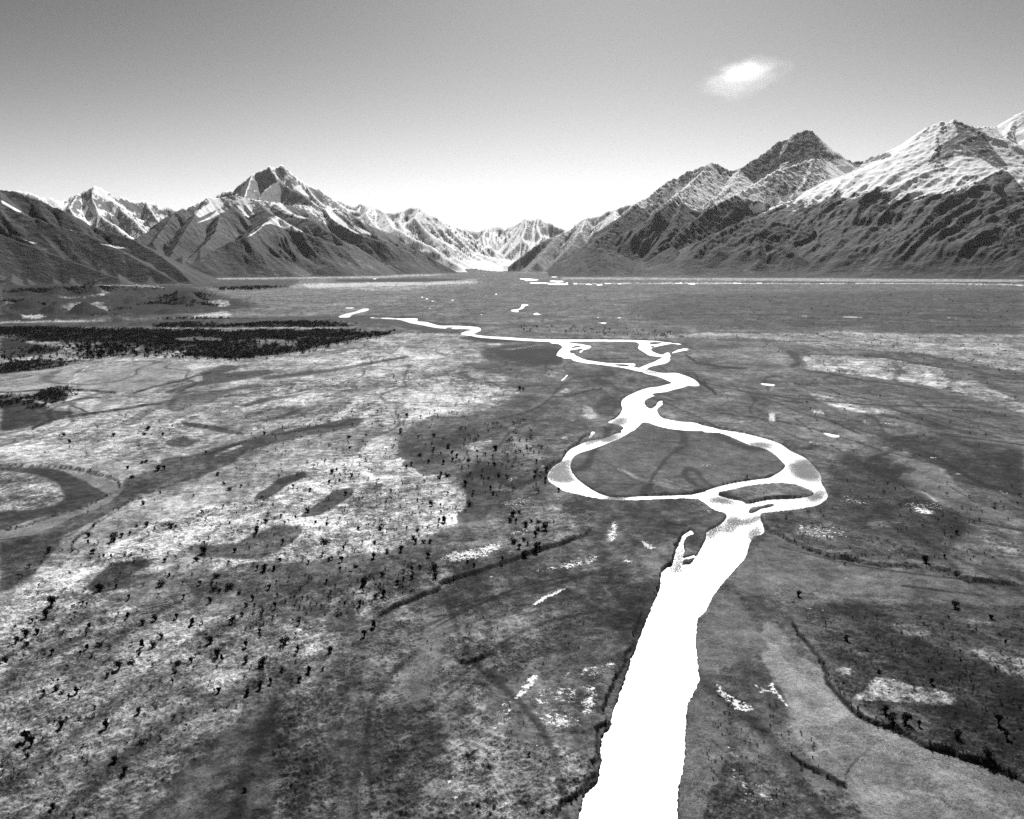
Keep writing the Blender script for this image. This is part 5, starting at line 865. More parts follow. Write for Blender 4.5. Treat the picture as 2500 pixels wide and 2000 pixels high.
massif("mountain", "massive range filling the right side with snow crest and dark scrub foot", M_right, [
  ('C3', [(585,992,7.4),(640,950,7.6),(700,900,7.8),(750,850,8.0),(800,800,8.2),(860,740,8.4),(900,700,8.6),(1000,610,9.0),(1080,545,9.3),(1090,510,9.4),(1150,460,9.7),(1280,330,10.2),(1370,295,10.4),(1460,215,10.6),(1560,140,10.8),(1640,120,10.9),(1720,62,11),(1780,50,11),(1850,5,11)], .8),
  ('C4', [(300,430,11),(330,424,11),(370,432,11),(430,462,11),(490,460,11),(570,405,11.2),(640,368,11.3),(690,320,11.4),(720,298,11.5),(770,282,11.5),(800,270,11.5),(820,246,11.5),(860,240,11.5),(890,230,11.5),(918,238,11.5),(940,280,11.5),(970,315,11.5),(1000,350,11.5),(1040,385,11.5),(1100,395,11.5),(1160,415,11.5),(1220,412,11.5),(1270,390,11.4),(1340,368,11.3),(1375,380,11.2),(1400,365,10.9)], .9),
  ('C4', [(1400,365,10.7),(1450,338,10.5),(1500,310,10.3),(1540,268,10.2),(1590,218,10.1),(1640,192,10),(1690,185,10),(1720,182,10),(1742,170,10),(1800,200,10.1),(1880,225,10.4),(1920,215,10.8),(1980,217,11.2),(2040,190,11.4),(2080,160,11.4),(2110,143,11.4),(2156,118,11.4),(2300,60,11.5),(2500,40,11.5),(2700,90,11.5)]),
  # left spurs
  ('C4', [(330,424,11),(210,540,10.2),(120,610,9.6),(20,700,9.1)], .8), ('C4', [(210,540,10.2),(160,640,9.6),(130,740,9.0),(100,820,8.6)], .8), ('C4', [(490,460,11),(440,560,10.4),(330,640,9.9)], .7),
  # middle spur
  ('C4', [(1060,410,11.5),(990,405,11),(920,400,10.6),(830,430,10.3),(740,462,10.0),(700,470,9.9),(620,520,9.7),(540,572,9.4),(440,625,9.1),(300,700,8.8),(200,785,8.5),(100,870,8.2),(0,930,8.0)], .78),
  ('C4', [(920,400,10.6),(900,500,10),(820,600,9.5),(700,690,9.1)], .85), ('C4', [(-100,985,7.9),(-250,1040,7.6),(-330,1080,7.4)], .5),
  # right peak: long ramp to the lower left, and spurs
  ('C4', [(1742,170,10),(1640,240,9.8),(1560,340,9.6),(1450,430,9.4),(1330,520,9.1),(1200,620,8.8),(1050,740,8.4),(900,860,8.0)], .50),
  ('C4', [(1400,365,10.7),(1250,450,10.3),(1060,545,9.8),(900,612,9.4),(740,670,9.0),(600,745,8.7),(450,790,8.4),(330,850,8.1),(220,930,7.8),(120,1010,7.5),(60,1075,7.3)], .42),
  ('C4', [(1742,170,10),(1840,260,9.8),(1900,310,9.7),(1960,370,9.6),(2010,430,9.5),(1960,480,9.0)], .66), ('C4', [(1960,480,9.0),(1890,530,8.8),(1820,620,8.5),(1750,720,8.2),(1650,800,7.9),(1500,880,7.7),(1350,960,7.5)], .52),
  ('C4', [(2010,430,9.5),(2080,520,9.2),(2156,610,9.0),(2300,700,8.8)], .66), ('C4', [(1960,480,9.0),(2000,540,8.6)], .8), ('C4', [(1640,240,9.8),(1650,400,9.2),(1600,520,8.8),(1520,640,8.5),(1400,740,8.2),(1300,840,7.9)], .46),
  ('C4', [(2110,143,11.4),(2060,260,10.8),(2020,340,10.4)], .7),
  # lower hills
  ('C4', [(2600,520,8.6),(2300,600,8.4),(2156,680,8.2),(2050,722,8.1),(1950,780,8.0),(1830,870,7.8),(1740,950,7.6),(1650,1050,7.35)], .5), ('C4', [(2156,800,7.8),(2050,830,7.7),(1950,930,7.5)], .5),
  ('C4', [(1400,900,7.8),(1200,870,7.9),(1000,830,8.0),(800,790,8.1),(630,762,8.1),(530,765,8.0),(430,800,7.9),(330,870,7.7),(230,950,7.5)], .45),
  ('C4', [(600,860,7.75),(520,935,7.6),(430,1000,7.45),(370,1080,7.25)], .6), ('C4', [(600,860,7.75),(720,890,7.7),(820,950,7.55),(980,1020,7.35)], .6), ('C4', [(600,860,7.75),(610,960,7.4)], .7),
  ('C4', [(1050,1050,7.25),(1200,960,7.5),(1400,980,7.5),(1600,1040,7.3)], .5), ('C4', [(1700,1080,7.25),(1800,990,7.45),(1950,960,7.5),(2156,950,7.5),(2500,940,7.5)], .5), ('C4', [(1820,725,8.2),(1740,770,8.0),(1620,840,7.85),(1480,900,7.7)], .5),
 ], 2.6, 41, 6900, 14600, daz=.052, dr=17., dsc=(7.15, 1.36), slope=.60, flute=(260, 60), rough=46, jag=42, toe=14, seed=8, ramp=850, fall=.55, fl=(620., 110.), prof=(1.06, .16), foot=[(1420, 2560, 52, 615, 675.5, 7.15, 7.15, .9)])

# ------------------------------------------------------------------ shrubs
def crown_np(h, w_, n, rs, size, lean=0.):
    # thorny crown: small angled leaf-twig faces, denser toward an uneven top, narrow at the base
    k = rs.randint(3, 6); cx = rs.uniform(-.5, .5, (k, 2)) * w_ * .55; cz = rs.uniform(.32, .8, k) * h; cr = rs.uniform(.24, .42, k) * w_
    i = rs.randint(0, k, n); d = rs.normal(size=(n, 3)); d /= np.linalg.norm(d, axis=1)[:, None]; rad = cr[i] * rs.rand(n) ** .4
    P = np.stack([cx[i, 0] + d[:, 0] * rad, cx[i, 1] + d[:, 1] * rad, cz[i] + d[:, 2] * rad * .8], -1)
    st = rs.rand(n) < .22; t = rs.rand(n); P[st] = np.stack([cx[i, 0] * t, cx[i, 1] * t, cz[i] * t], -1)[st] + rs.normal(size=(st.sum(), 3)) * w_ * .04
    P[:, 2] = np.clip(P[:, 2], .02 * h, h * 1.05)
    a = rs.normal(size=(n, 3)); a /= np.linalg.norm(a, axis=1)[:, None]; b = np.cross(a, rs.normal(size=(n, 3))); b /= np.linalg.norm(b, axis=1)[:, None]
    s = size * rs.uniform(.5, 1.3, (n, 1)); e = .55
    Q = np.stack([P - a * s, P + b * s * e, P + a * s, P - b * s * e], 1)
    return Q.reshape(-1, 3), np.arange(4 * n).reshape(-1, 4)
def stems_np(h, w_, rs, k=4):
    Vs, Fs = [], []; o = 0
    for j in range(k):
        a = rs.rand() * 6.28; top = np.array([math.cos(a) * w_ * .28, math.sin(a) * w_ * .28, h * .62]); r0, r1 = .05 * h / 2, .02 * h / 2
        for q in range(6):
            t = q / 6 * 6.283; Vs.append([math.cos(t) * r0 + .02 * j, math.sin(t) * r0, -.05]);
        for q in range(6):
            t = q / 6 * 6.283; Vs.append([top[0] + math.cos(t) * r1, top[1] + math.sin(t) * r1, top[2]])
        for q in range(6): Fs.append([o + q, o + (q + 1) % 6, o + 6 + (q + 1) % 6, o + 6 + q])
        o += 12
    return np.array(Vs), np.array(Fs)
M_shrub = simple_mat("thorn_foliage", .018, .4, 2.0); M_stem = simple_mat("thorn_stems", .03, .3, 6.0)
PROTO = []
for j in range(7):
    rs = np.random.RandomState(40 + j); wj = [1.1, .8, 1.35, .95, 1.2, .65, 1.5][j]
    V1, F1 = crown_np(1., wj * .9, 420, rs, .10); V2, F2 = stems_np(1., wj, rs, 4)
    PROTO.append((V1, F1, V2, F2))
def hzone(x, y):   # ground height under a point
    ri = np.clip(np.searchsorted(rr, math.hypot(x, y)), 1, len(rr) - 1); a = math.degrees(math.atan2(x, y)); ci = int(np.clip(round((a + 41.5) / .058), 0, len(az_in) - 1))
    return float(H[ri * len(AZ) + ci])
SHR = []
def add(c, pts):
    ox, oy, s = CR[c]
    for p in pts: SHR.append((ox + p[0] * s, oy + p[1] * s, p[2] * s, c))
add('A4', [(680,100,50),(1075,75,40),(960,30,45),(1175,45,45),(1330,35,50),(1435,80,60),(195,170,60),(290,145,50),(120,215,40),(200,240,40),(390,300,45),(1080,250,60),(1150,250,45),(990,380,60),(900,410,55),(1045,315,35),(1335,385,45),(1440,370,60),(1580,215,55),(1635,325,65),(1670,350,50),(1850,250,60),(1855,360,55),(1975,385,60),(1745,65,50),(1820,15,30),(1950,135,35),(2120,430,50),(2140,230,60),(1645,590,55),(1850,610,65),(1960,560,55),(2035,525,55),(1215,180,35),(1320,440,40),(1300,520,40),(1210,500,20),(805,475,35),(435,510,30),(430,570,40),(580,595,60),(470,595,35),(335,610,35),(520,635,35),(460,860,55),(800,860,70),(1050,750,50),(1070,975,40),(860,1110,60),(200,950,70),(240,985,80),(205,1080,45),(930,1200,55),(395,1465,50),(1840,1335,45),(85,885,20),(665,260,40),(755,235,40),(605,310,40),(50,360,40),(120,95,20),(350,30,60),(245,60,40)])
add('A5', [(95,80,40),(585,165,60),(665,95,60),(320,290,60),(85,275,50),(160,440,70),(270,420,30),(90,510,45),(40,510,35),(500,235,15),(380,15,25),(1820,1075,30),(115,240,18)])
add('C8', [(1010,100,20),(955,155,25),(865,120,25),(845,150,25),(665,155,25),(570,110,15),(375,155,20),(405,195,20),(545,212,15),(410,225,18),(470,180,15),(265,262,18),(505,265,15),(500,288,15),(855,312,22),(830,320,20),(750,355,25),(925,360,30),(962,355,28),(775,410,28),(1205,262,25),(1060,295,18),(1545,150,25),(1510,115,18),(1465,50,15),(1620,50,15),(1650,95,15),(1275,385,22),(1310,440,22),(1345,472,25),(1410,455,22),(1455,440,15),(1385,350,14),(1135,510,20),(840,555,30),(940,492,20),(905,540,18),(1180,605,20),(1265,590,15),(950,590,15),(590,575,15),(515,610,15),(550,685,20),(860,685,30),(800,688,22),(670,770,45),(715,745,30),(760,735,25),(515,745,25),(520,780,25),(690,690,15),(1000,690,25),(1030,700,20),(1340,670,20),(545,840,35),(605,860,25),(655,870,28),(765,860,20),(290,835,30),(430,790,20),(1195,840,45),(1195,785,25),(1370,835,25),(1500,720,45),(1555,665,30),(1510,665,25),(1640,635,25),(1665,610,18),(1730,640,25),(1800,600,35),(1655,785,40),(1665,670,20),(1850,670,25),(1910,680,30),(1870,705,18),(1985,640,18),(2095,705,25),(1810,480,25),(1715,460,28),(1945,375,30),(1925,435,30),(2055,395,30),(1970,360,25),(1985,420,20),(2025,500,25),(1640,890,35),(1895,785,40),(1810,750,18),(1960,770,15),(2010,825,22),(1885,860,20),(1920,890,30),(1945,880,22),(2000,890,25),(2080,930,25),(1990,950,35),(1805,905,25),(1150,890,30),(965,890,25),(995,975,30),(945,1030,40),(585,1060,50),(680,1045,25),(300,1150,55),(755,1110,30),(510,1155,25),(485,1140,22),(1265,985,40),(1250,1060,40),(1285,1070,30),(1340,1050,40),(1335,905,25),(1400,1080,25),(1480,1115,30),(1440,1150,30),(1490,1150,25),(1230,1130,35),(1240,1020,25),(1270,1025,20),(1575,1050,35),(1610,1165,45),(1500,1060,20),(1910,1020,30),(2140,1030,50),(2015,1145,25),(2110,1155,30),(1505,940,40),(1550,945,40),(1610,940,40),(1075,1105,25),(1170,1025,30),(1540,1190,25),(1415,1195,20),(1720,1100,20),(2040,160,15),(2045,230,20),(2065,40,12),(1855,35,10),(1940,185,12)])
add('A1', [(190,55,20),(160,215,25),(290,200,25),(410,140,20),(600,55,30),(700,65,30),(550,175,35),(710,200,20),(800,205,30),(1035,145,20),(1050,80,15),(1125,70,15),(1100,160,20),(1105,185,15),(1200,135,15),(1350,145,15),(1410,160,15),(1385,215,20),(1360,180,15),(1175,250,15),(910,290,35),(935,330,35),(970,360,40),(935,390,40),(795,300,30),(850,335,25),(695,350,30),(765,400,35),(870,410,45),(630,420,30),(595,440,30),(705,385,20),(1125,320,25),(1125,365,30),(1060,390,35),(1020,385,20),(1265,310,60),(1410,320,25),(1450,325,30),(1545,290,25),(1550,335,25),(1505,350,20),(1585,325,15),(1570,415,35),(1255,425,30),(1210,520,25),(1285,510,35),(1085,525,25),(895,505,35),(855,490,30),(840,520,40),(715,500,20),(1035,570,45),(730,545,25),(475,625,30),(780,635,25),(905,640,30),(1090,650,30),(1230,600,40),(1245,645,35),(1295,590,30),(1290,620,25),(1385,565,20),(1350,580,12),(1560,500,35),(1555,520,30),(1635,540,50),(1645,470,40),(1635,570,25),(1545,600,25),(1655,610,12),(1735,615,35),(1065,725,55),(785,725,45),(675,695,30),(470,665,20),(850,735,30),(1035,770,25),(985,785,25),(850,785,30),(885,850,60),(835,850,35),(935,830,25),(830,890,35),(395,910,40),(230,905,35),(90,825,25),(595,910,30),(675,920,35),(645,980,35),(665,1010,40),(720,1010,35),(765,1010,35),(550,1075,55),(350,1015,35),(450,1085,45),(345,1125,60),(120,1060,35),(60,980,20),(105,1150,50),(210,1195,35),(95,1225,40),(755,1120,40),(695,1215,50),(800,1210,50),(635,1230,50),(815,1290,60),(640,1290,40),(565,1295,40),(525,1325,40),(410,1265,45),(280,1340,65),(420,1425,65),(365,1440,40),(250,1490,40),(335,1480,25),(130,1475,35),(1105,1200,40),(1055,1175,30),(1315,1160,50),(1485,1110,60),(1440,1070,45),(1395,1025,60),(1475,1010,35),(1510,1040,40),(1565,1070,50),(1590,1055,40),(1565,970,60),(1580,920,40),(1640,915,60),(1485,890,50),(1370,850,40),(1395,800,50),(1440,780,30),(1415,860,45),(1530,850,30),(1585,860,35),(1550,725,20),(1700,850,20),(1745,805,25),(1865,785,25)])
add('A3', [(1605,100,20),(2015,55,15),(1905,25,12),(1555,945,20),(1650,940,35),(1735,935,25),(1555,1125,35),(1420,1170,50),(510,945,15),(460,1405,45),(420,1455,25),(1640,1490,50),(305,905,25),(1870,335,10)])
add('A7', [(1105,770,70),(1165,835,65),(1260,850,75),(1365,865,55),(1645,960,70),(1960,840,80),(2020,955,60),(1875,1115,80),(1450,530,50),(1670,505,20),(1755,510,20),(1765,580,20),(1915,585,20),(1985,690,25),(820,215,50),(1905,35,40),(2015,225,30),(1065,455,30)])
add('C7', [(x,y,8) for x,y in [(175,405),(190,402),(325,412),(400,410),(220,478),(665,632),(660,512),(725,540),(735,540),(770,550),(620,538),(605,537),(1060,605),(1175,595),(1165,610),(1245,540),(1165,570),(1270,565),(1310,575),(1235,630),(1510,572),(1535,572),(1600,608),(1590,605),(1635,607),(1540,628),(1560,628),(1665,625),(1965,575),(2060,597),(1805,645),(1785,660),(1655,672),(1655,690),(1705,715),(1985,712),(1975,778),(1930,757),(1875,757),(1325,665),(1430,635),(1175,658),(965,612),(940,608),(1110,630),(1160,410),(1315,410),(1355,415),(1365,485),(1410,437),(1350,515),(1415,460),(1500,507),(1570,512),(1485,428),(1545,427),(1810,490),(1900,505),(2020,517),(2130,495),(1685,450),(900,530),(420,772),(990,490),(1300,430),(1420,412),(1230,405)]] + [(985,562,13),(985,580,12),(1010,612,14),(1075,620,16),(1345,600,13),(1475,575,13),(1740,548,14),(1990,570,13),(2105,635,14),(1830,640,12),(1940,692,15),(2105,770,16),(840,765,11),(1020,765,11),(1725,915,17),(2045,880,15),(1960,855,13),(1480,865,13),(1515,880,10),(1415,890,10),(1340,855,11)])
add('C6', [(x,y,12) for x,y in [(240,600),(345,605),(565,585),(640,590),(180,640),(110,640),(75,655),(325,615),(875,585),(700,625),(785,690),(430,735),(350,790),(155,785),(180,810),(95,798),(215,685),(1025,625),(1070,630),(1010,650),(1060,665),(1130,650),(1140,675),(970,650),(1160,690),(1150,700),(1110,735),(1080,745),(890,740),(870,770),(705,800),(745,805),(600,800),(635,790),(565,830),(950,808),(1000,800),(940,852),(1055,850),(985,860),(710,835),(1255,555),(1365,555),(1395,552),(1330,595),(1380,575),(1210,585),(1180,548),(1210,550)]] + [(1225,650,26),(1245,655,20)])
add('B3', [(x,y,14) for x,y in [(725,510),(720,595),(590,575),(240,600),(160,645),(80,700),(195,780),(150,820),(510,830),(610,810),(910,810),(725,835),(575,870),(760,940),(995,940),(1340,915),(1655,925),(540,745),(580,725),(930,700),(960,690),(990,690),(880,655),(850,660),(1070,740),(1090,790),(1370,680),(1440,665),(1650,610),(1270,675),(75,1010),(600,1005),(240,990),(190,975),(830,1030),(915,1005),(1035,1000),(550,1045),(1070,465),(905,465),(870,465),(1205,445),(1340,412),(1600,405),(120,650),(95,655),(380,605),(350,590)]])
def sz(s):
    X, Y = gpt(s[0], s[1]); return s[2]
SHR.sort(key=lambda s: -s[2])
seen = []; U = []
for s in SHR:
    if all(abs(s[0] - q[0]) > 5 or abs(s[1] - q[1]) > 4 for q in U): U.append(s)
SHR = U; print("shrubs traced", len(SHR))
def zone(px, py):
    if px < 1290 and py < 1010: return ('small dark thorn shrub dotting the far pale grass between the thicket and the river', 'thorn shrubs on the far pale grass left of the river')
    if px < 860 and py < 1260: return ('dark thorn shrub on the pale tussock flat across from the dry oxbow channel', 'thorn shrubs on the pale tussock flat by the oxbow')
    if px < 860 and py < 1520: return ('dark thorn shrub on the streaked tussock between the dry oxbow and the open lower slope', 'thorn shrubs on the streaked tussock below the oxbow')
    if px < 1060 and py >= 1500: return ('thorn shrub casting a slanting shadow on the mottled lower grass', 'thorn shrubs on the mottled lower grass')
    if px < 1290 and py > 1290: return ('dark thorn shrub on the grass terrace just above the curving cut bank', 'thorn shrubs above the curving cut bank')
    if px < 1130: return ('dark thorn shrub on the rim where bright grass meets the dark gravel basin', 'thorn shrubs along the rim of the bright grass')
    if px < 1480: return ('dark thorn shrub on the grey flat beside the west loop of the river', 'thorn shrubs beside the west river loop')
    if py < 1080: return ('tiny dark thorn shrub on the pale plain beyond the east bank', 'thorn shrubs on the pale plain east of the river')
    if py < 1490: return ('dark thorn shrub on the dark speckled heath right of the river loops', 'thorn shrubs on the dark speckled heath')
    return ('dark thorn shrub on the heath above the dry gravel channel', 'thorn shrubs above the dry gravel channel')
UNIQUE = {  # traced pixel -> its own label
 ('A7',1105,770): 'slim upright thorn shrub, westernmost of the row of four above the gravel channel bank', ('A7',1165,835): 'thin leaning thorn shrub, second of the row of four above the gravel channel bank',
 ('A7',1260,850): 'spreading twiggy thorn shrub, third of the row of four above the gravel channel bank', ('A7',1365,865): 'squat hollow-topped thorn shrub ending the row of four above the gravel channel bank',
 ('A7',1645,960): 'rounded thorn shrub standing alone between the row of four and the corner pair', ('A7',1960,840): 'tall dark thorn shrub, upper of the pair at the right edge of the heath',
 ('A7',2020,955): 'bushy thorn shrub, lower of the pair at the right edge of the heath', ('A7',1875,1115): 'large thorn shrub on the lip of the thick black cut bank',
 ('A7',1450,530): 'dense low thorn shrub beside the largest pale grass patch on the heath', ('A7',820,215): 'ragged thorn shrub near the top of the heath, above the small pale patches',
 ('A4',240,985): 'biggest thorn shrub of the touching pair near the lower left grass edge', ('A4',200,950): 'slender thorn shrub joined to the biggest one near the lower left grass edge',
 ('A4',930,1200): 'solitary egg-shaped black shrub low on the mottled grass', ('A4',395,1465): 'solitary thorn shrub nearest the lower left corner', ('A4',1840,1335): 'lone small thorn shrub beside the pale ribbed tussock line',
 ('A5',160,440): 'knob-topped thorn shrub with a long slanting shadow on the grey grass', ('A5',585,165): 'thorn shrub at the lower end of the curving cut bank', ('A5',665,95): 'thorn shrub on the last stretch of the curving cut bank',
 ('A5',320,290): 'upright thorn shrub alone on the smooth grey grass below the cut bank', ('A1',1265,310): 'wide double-crowned thorn shrub in the middle of the grey grass flat', ('A1',550,1075): 'broad flat-topped thorn shrub on the pale grass before the bright speckled patch',
 ('A1',345,1125): 'tall thorn shrub beside the broad flat-topped one on pale grass', ('A1',1485,1110): 'thorn shrub growing out of the dark cut bank edge', ('A1',1315,1160): 'stout thorn shrub straddling the middle of the dark cut bank',
 ('A1',420,1425): 'tall ragged thorn shrub above the beaded end of the cut bank', ('A1',280,1340): 'forked thorn shrub beside the tall ragged one on the lower terrace', ('A3',1420,1170): 'leaning black shrub by the winding turf bank on the right',
 ('A3',1640,1490): 'dense black shrub on the dark heath below the pale gravel fan', ('A3',460,1405): 'black shrub at the upper corner of the heath by the gravel bar', ('C8',300,1150): 'large thorn shrub alone on the streaked grass at the left edge',
 ('C8',585,1060): 'bushy thorn shrub in the dark hollow of the streaked grass', ('A4',860,1110): 'thin bent thorn shrub just above the egg-shaped one', ('A4',1050,750): 'lone spindly thorn shrub between the mottled grass and the ribbed tussock', 
 ('A4',800,860): 'leaning thorn shrub on the old ditch line with a long shadow', ('A4',460,860): 'small upright thorn shrub up the slope from the leaning one', ('A4',1070,975): 'very small thorn shrub downslope of the spindly one'}
UQ = {}
for (c, x, y), l in UNIQUE.items():
    ox, oy, s = CR[c]; UQ[(round(ox + x * s, 2), round(oy + y * s, 2))] = l
PM = [(bpy.data.meshes.new("shrub"), None) for _ in PROTO]
def shrub_mesh(j, sx, sy, name):
    pass
protos = []
for j, (V1, F1, V2, F2) in enumerate(PROTO):
    cm = mesh_np("crown", V1, F1, M_shrub, False).data
    sm_ = mesh_np("stems", V2, F2, M_stem, False).data
    both = mesh_np("thorn_shrub", np.concatenate([V1, V2]), np.concatenate([F1, F2 + len(V1)]), M_shrub, False).data
    protos.append((cm, sm_, both))
for o in [o for o in C.objects if o.name.split('.')[0] in ('crown', 'stems', 'thorn_shrub')]: bpy.data.objects.remove(o)
rest = []; NIND = 296
for i, (px, py, hp, c) in enumerate(SHR):
    x, y = gpt(px, py); x = float(x); y = float(y); slant = math.sqrt(x * x + y * y + CAMH ** 2)
    hm_ = max(.8, hp * slant / FPX * rng.uniform(.72, 1.0)); z = hzone(x, y) - .08; j = rng.randint(0, 7); rz = rng.rand() * 6.28; wf = rng.uniform(.85, 1.15)
    if i >= NIND: rest.append((x, y, z, hm_, j, rz, wf)); continue
    lab, grp = zone(px, py); u = UQ.get((round(px, 2), round(py, 2)))
    if hp > 11.5:
        e = bpy.data.objects.new("thorn_shrub", None); C.objects.link(e); e.location = (x, y, z); e.scale = (hm_ * wf, hm_ * wf, hm_); e.rotation_euler = (0, 0, rz)
        a = bpy.data.objects.new("crown", protos[j][0]); C.objects.link(a); a.parent = e
        b = bpy.data.objects.new("stems", protos[j][1]); C.objects.link(b); b.parent = e
    else:
        e = bpy.data.objects.new("thorn_shrub", protos[j][2]); C.objects.link(e); e.location = (x, y, z); e.scale = (hm_ * wf, hm_ * wf, hm_); e.rotation_euler = (0, 0, rz)
    tag(e, u or lab, 'shrub', None if u else grp)

# remaining small shrubs and the black thicket: too many to count
def merged(name, items, label, mat, nper=None):
    Vs, Fs = [], []; o = 0
    for x, y, z, h, j, rz, wf in items:
        V1, F1 = PROTO[j][0], PROTO[j][1]
        if nper and nper < len(F1):
            V1 = V1[:nper * 4]; F1 = F1[:nper]
        c_, s_ = math.cos(rz), math.sin(rz)
        Q = np.stack([(V1[:, 0] * c_ - V1[:, 1] * s_) * h * wf + x, (V1[:, 0] * s_ + V1[:, 1] * c_) * h * wf + y, V1[:, 2] * h + z], -1)
        Vs.append(Q); Fs.append(F1 + o); o += len(V1)
    ob = mesh_np(name, np.concatenate(Vs), np.concatenate(Fs), mat, False)
    return tag(ob, label, kind='stuff')
# scatter of further tiny ones where the photograph shows fields of them
SC = [('B3', 110, [(0,330),(250,350),(450,410),(700,405),(1000,375),(1250,340),(1700,240),(1950,200),(1900,240),(1300,370),(900,430),(400,450),(0,420)], 7), ('B3', 60, [(80,235),(560,240),(1180,250),(1200,320),(900,300),(100,275)], 6), ('B1', 50, [(0,700),(700,620),(760,700),(600,790),(0,800)], 7),
      ('F', 140, [(0,1400),(500,1300),(700,1350),(400,1560),(0,1650)], 8), ('F', 120, [(20,900),(480,840),(800,780),(1000,790),(700,870),(300,960)], 3.6), ('F', 160, [(1560,1000),(2150,1020),(2150,1250),(1700,1180)], 5), ('F', 160, [(1640,1300),(2150,1300),(2150,1600),(1850,1480)], 6), ('F', 120, [(900,1280),(1250,1250),(1200,1500),(1000,1600),(780,1400)], 5), ('F', 90, [(1500,1450),(1700,1500),(1750,1700),(1480,1700)], 6),
      ('F', 170, [(480,930),(700,860),(1060,830),(1000,870),(840,930),(760,1000),(560,1010)], 5), ('F', 260, [(400,1100),(560,1040),(830,940),(840,1000),(980,1060),(900,1140),(640,1200),(420,1210)], 6), ('F', 130, [(870,920),(1100,880),(1160,950),(1140,1040),(1000,1060),(960,1000)], 7),
      ('F', 120, [(1500,705),(2150,700),(2150,790),(1900,800),(1660,770)], 3.2), ('F', 90, [(1090,685),(1270,690),(1420,700),(1410,712),(1100,700)], 4), ('F', 160, [(1200,625),(2150,620),(2150,700),(1300,690)], 2.6), ('F', 140, [(40,1180),(300,1120),(480,1060),(440,1200),(200,1350),(0,1400)], 7),
      ('F', 40, [(1600,800),(2100,860),(2150,1000),(1800,960)], 4), ('C5', 130, [(400,420),(660,420),(900,450),(1200,480),(1500,460),(1300,500),(900,490),(600,490),(430,500)], 9), ('F', 120, [(550,1220),(900,1180),(880,1260),(500,1340)], 8), ('B1', 40, [(620,640),(1100,620),(1180,720),(760,770)], 8)]
def inpoly(P, x, y):
    r = np.zeros(len(x), bool); n = len(P)
    for i in range(n):
        x0, y0 = P[i]; x1, y1 = P[(i + 1) % n]
        c = ((y0 <= y) != (y1 <= y)) & (x < (x1 - x0) * (y - y0) / ((y1 - y0) or 1e-9) + x0); r ^= c
    return r
for c, n, poly, hp in SC:
    P = T(c, poly); a, b = P.min(0), P.max(0)
    X = rng.uniform(a[0], b[0], n * 6); Y = rng.uniform(a[1], b[1], n * 6); k_ = inpoly(P, X, Y); X, Y = X[k_][:n], Y[k_][:n]
    for px, py in zip(X, Y):
        if Wm[int(py - Y0), int(px - X0)] > .1: continue
        x, y = gpt(px, py); h_ = hp * rng.uniform(.6, 1.6) * math.hypot(x, y) / FPX; rest.append((float(x), float(y), hzone(x, y) - .05, h_, rng.randint(0, 7), rng.rand() * 6.28, rng.uniform(.8, 1.2)))
# beaded scrub along the cut banks
for c, hh, pl in SCARPS:
    P2 = catmull(T(c, pl), False, 6); P2 = P2[(P2[:, 0] > -40) & (P2[:, 0] < 2540) & (P2[:, 1] < 2040)]
    for q in range(len(P2) - 1):
        n = int(np.hypot(*(P2[q + 1] - P2[q])) / 7.) + 1
        for _ in range(n):
            if rng.rand() < .72: continue
            t = rng.rand(); px, py = P2[q] * (1 - t) + P2[q + 1] * t + rng.normal(size=2) * 1.2
            x, y = gpt(px, py); h_ = rng.uniform(.3, .9); rest.append((float(x), float(y), hzone(x, y) - .1, h_, rng.randint(0, 7), rng.rand() * 6.28, rng.uniform(1., 1.5)))
merged("shrubbery", rest, 'scattered tiny thorn scrub dotting the flats and beading the cut banks', M_shrub, 110)
items = []
for c, poly, dn in THICK:
    P = T(c, poly); gxp, gyp = gpt(P[:, 0], P[:, 1]); Q = np.stack([gxp, gyp], -1); a, b = Q.min(0), Q.max(0)
    D = np.hypot(*Q.mean(0)); cell = 4.0 * D / 1000.; n = int((b[0] - a[0]) * (b[1] - a[1]) / (cell * cell) * 2.3 * dn)
    X = rng.uniform(a[0], b[0], n); Y = rng.uniform(a[1], b[1], n); jn = D * .022 * fbm(X / (D * .012), Y / (D * .03), 4, .7) + rng.normal(size=len(X)) * D * .0022; k_ = inpoly(Q, X + jn, Y + 2.4 * jn); X, Y = X[k_], Y[k_]
    nz = fbm(X / 22, Y / 60, 4, .7); k_ = nz > -.24; X, Y = X[k_], Y[k_]
    ppx, ppy = proj(X, Y, np.zeros(len(X)))
    for c2, hpoly in HOLES:
        k_ = ~inpoly(T(c2, hpoly), ppx, ppy); X, Y, ppx, ppy = X[k_], Y[k_], ppx[k_], ppy[k_]
    for x, y in zip(X, Y): items.append((x, y, hzone(x, y) - .3, rng.uniform(1.5, 4.0) * max(.75, D / 1150), rng.randint(0, 7), rng.rand() * 6.28, rng.uniform(1.0, 1.5)))
print("thicket", len(items))
M_thick = simple_mat("thicket_foliage", .022, .5, .6)
merged("thicket", items, 'black band of dense scrub crossing the left plain', M_thick, 60)

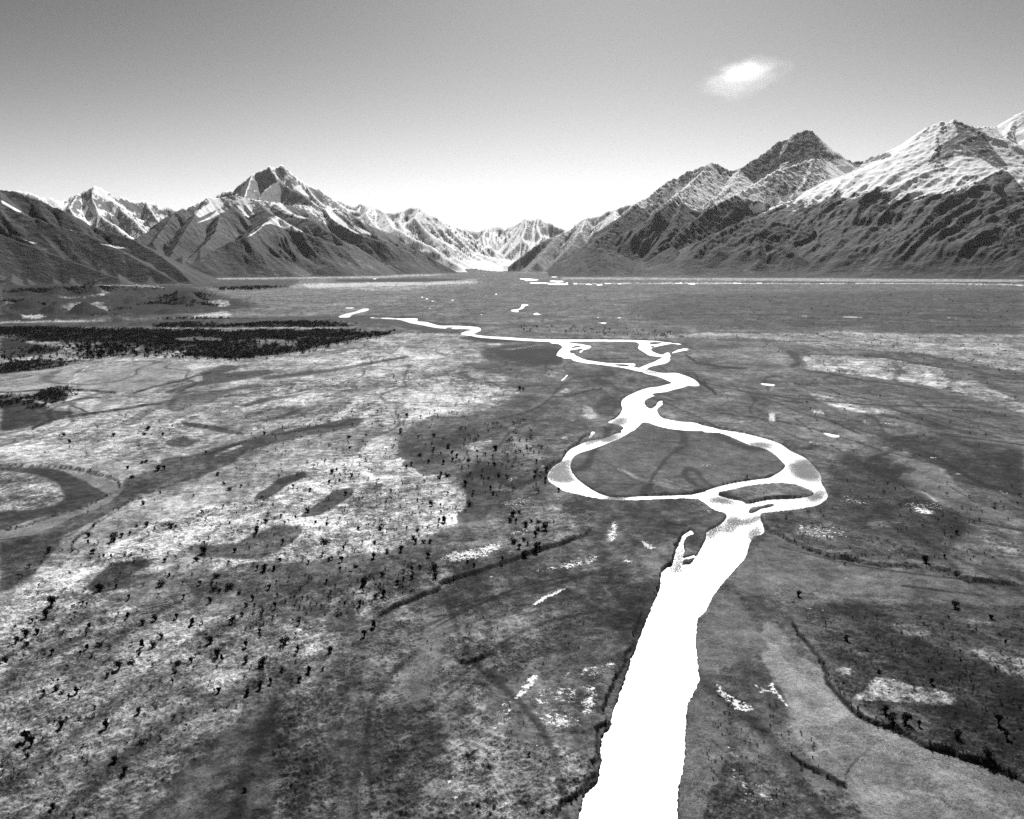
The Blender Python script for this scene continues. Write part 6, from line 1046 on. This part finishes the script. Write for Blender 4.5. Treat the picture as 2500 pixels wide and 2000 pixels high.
# ------------------------------------------------------------------ cloud
def cloud():
    k = NT("cloud_vapour")
    tc = k.n('ShaderNodeTexCoord'); gen = tc.outputs['Object']
    vm = k.n('ShaderNodeVectorMath', operation='LENGTH'); k.put(vm.inputs[0], gen); rad = vm.outputs['Value']
    n = k.noise(1.7, 5, .62, gen, .4); n2 = k.noise(.9, 2, .5, gen)
    sx = k.n('ShaderNodeSeparateXYZ'); k.put(sx.inputs[0], gen)
    core = k.n('ShaderNodeVectorMath', operation='DISTANCE'); k.put(core.inputs[0], gen); core.inputs[1].default_value = (.08, 0, .22)
    d = k.math('SUBTRACT', 1.0, rad); d = k.math('ADD', d, k.math('MULTIPLY', k.math('SUBTRACT', n, .5), 1.5))
    d = k.ss(d, .12, .85)
    c2 = k.ss(core.outputs['Value'], .55, .05)
    dens = k.math('MULTIPLY', d, k.math('MULTIPLY_ADD', c2, .0021, .0006))
    v = k.n('ShaderNodeVolumePrincipled'); v.inputs['Color'].default_value = (1, 1, 1, 1); k.put(v.inputs['Density'], dens); v.inputs['Anisotropy'].default_value = .5
    k.t.links.new(v.outputs[0], k.out.inputs['Volume'])
    import bmesh
    bm = bmesh.new(); bmesh.ops.create_icosphere(bm, subdivisions=4, radius=1.0)
    for q in bm.verts: q.co *= 1 + .08 * float(perlin(q.co.x * 2 + 3, q.co.y * 2 + q.co.z * 2))
    me = bpy.data.meshes.new("cloud"); bm.to_mesh(me); bm.free(); me.materials.append(k.m)
    o = bpy.data.objects.new("cloud", me); C.objects.link(o)
    D = 15500.; p = at(np.array([1812.]), np.array([188.]), D)[0]; s = D / FPX
    o.location = p; o.scale = (118 * s, 80 * s, 52 * s); o.rotation_euler = (0, R(-8), 0)
    tag(o, 'single small wispy white cloud above the right range', 'cloud')
cloud()

# ------------------------------------------------------------------ air
def haze():
    k = NT("valley_air"); v = k.n('ShaderNodeVolumePrincipled'); v.inputs['Color'].default_value = (.97, .97, .97, 1)
    v.inputs['Density'].default_value = HAZE_D; v.inputs['Anisotropy'].default_value = .35
    k.t.links.new(v.outputs[0], k.out.inputs['Volume'])
    x0, x1, y0, y1, z0, z1 = -95000, 95000, -95000, 95000, -60, 3050
    V = np.array([[x, y, z] for z in (z0, z1) for y in (y0, y1) for x in (x0, x1)], float)
    F = [[0, 2, 3, 1], [4, 5, 7, 6], [0, 1, 5, 4], [2, 6, 7, 3], [0, 4, 6, 2], [1, 3, 7, 5]]
    o = mesh_np("haze", V, F, k.m, False); tag(o, kind='stuff')
HAZE_D = 0.36e-5
haze()
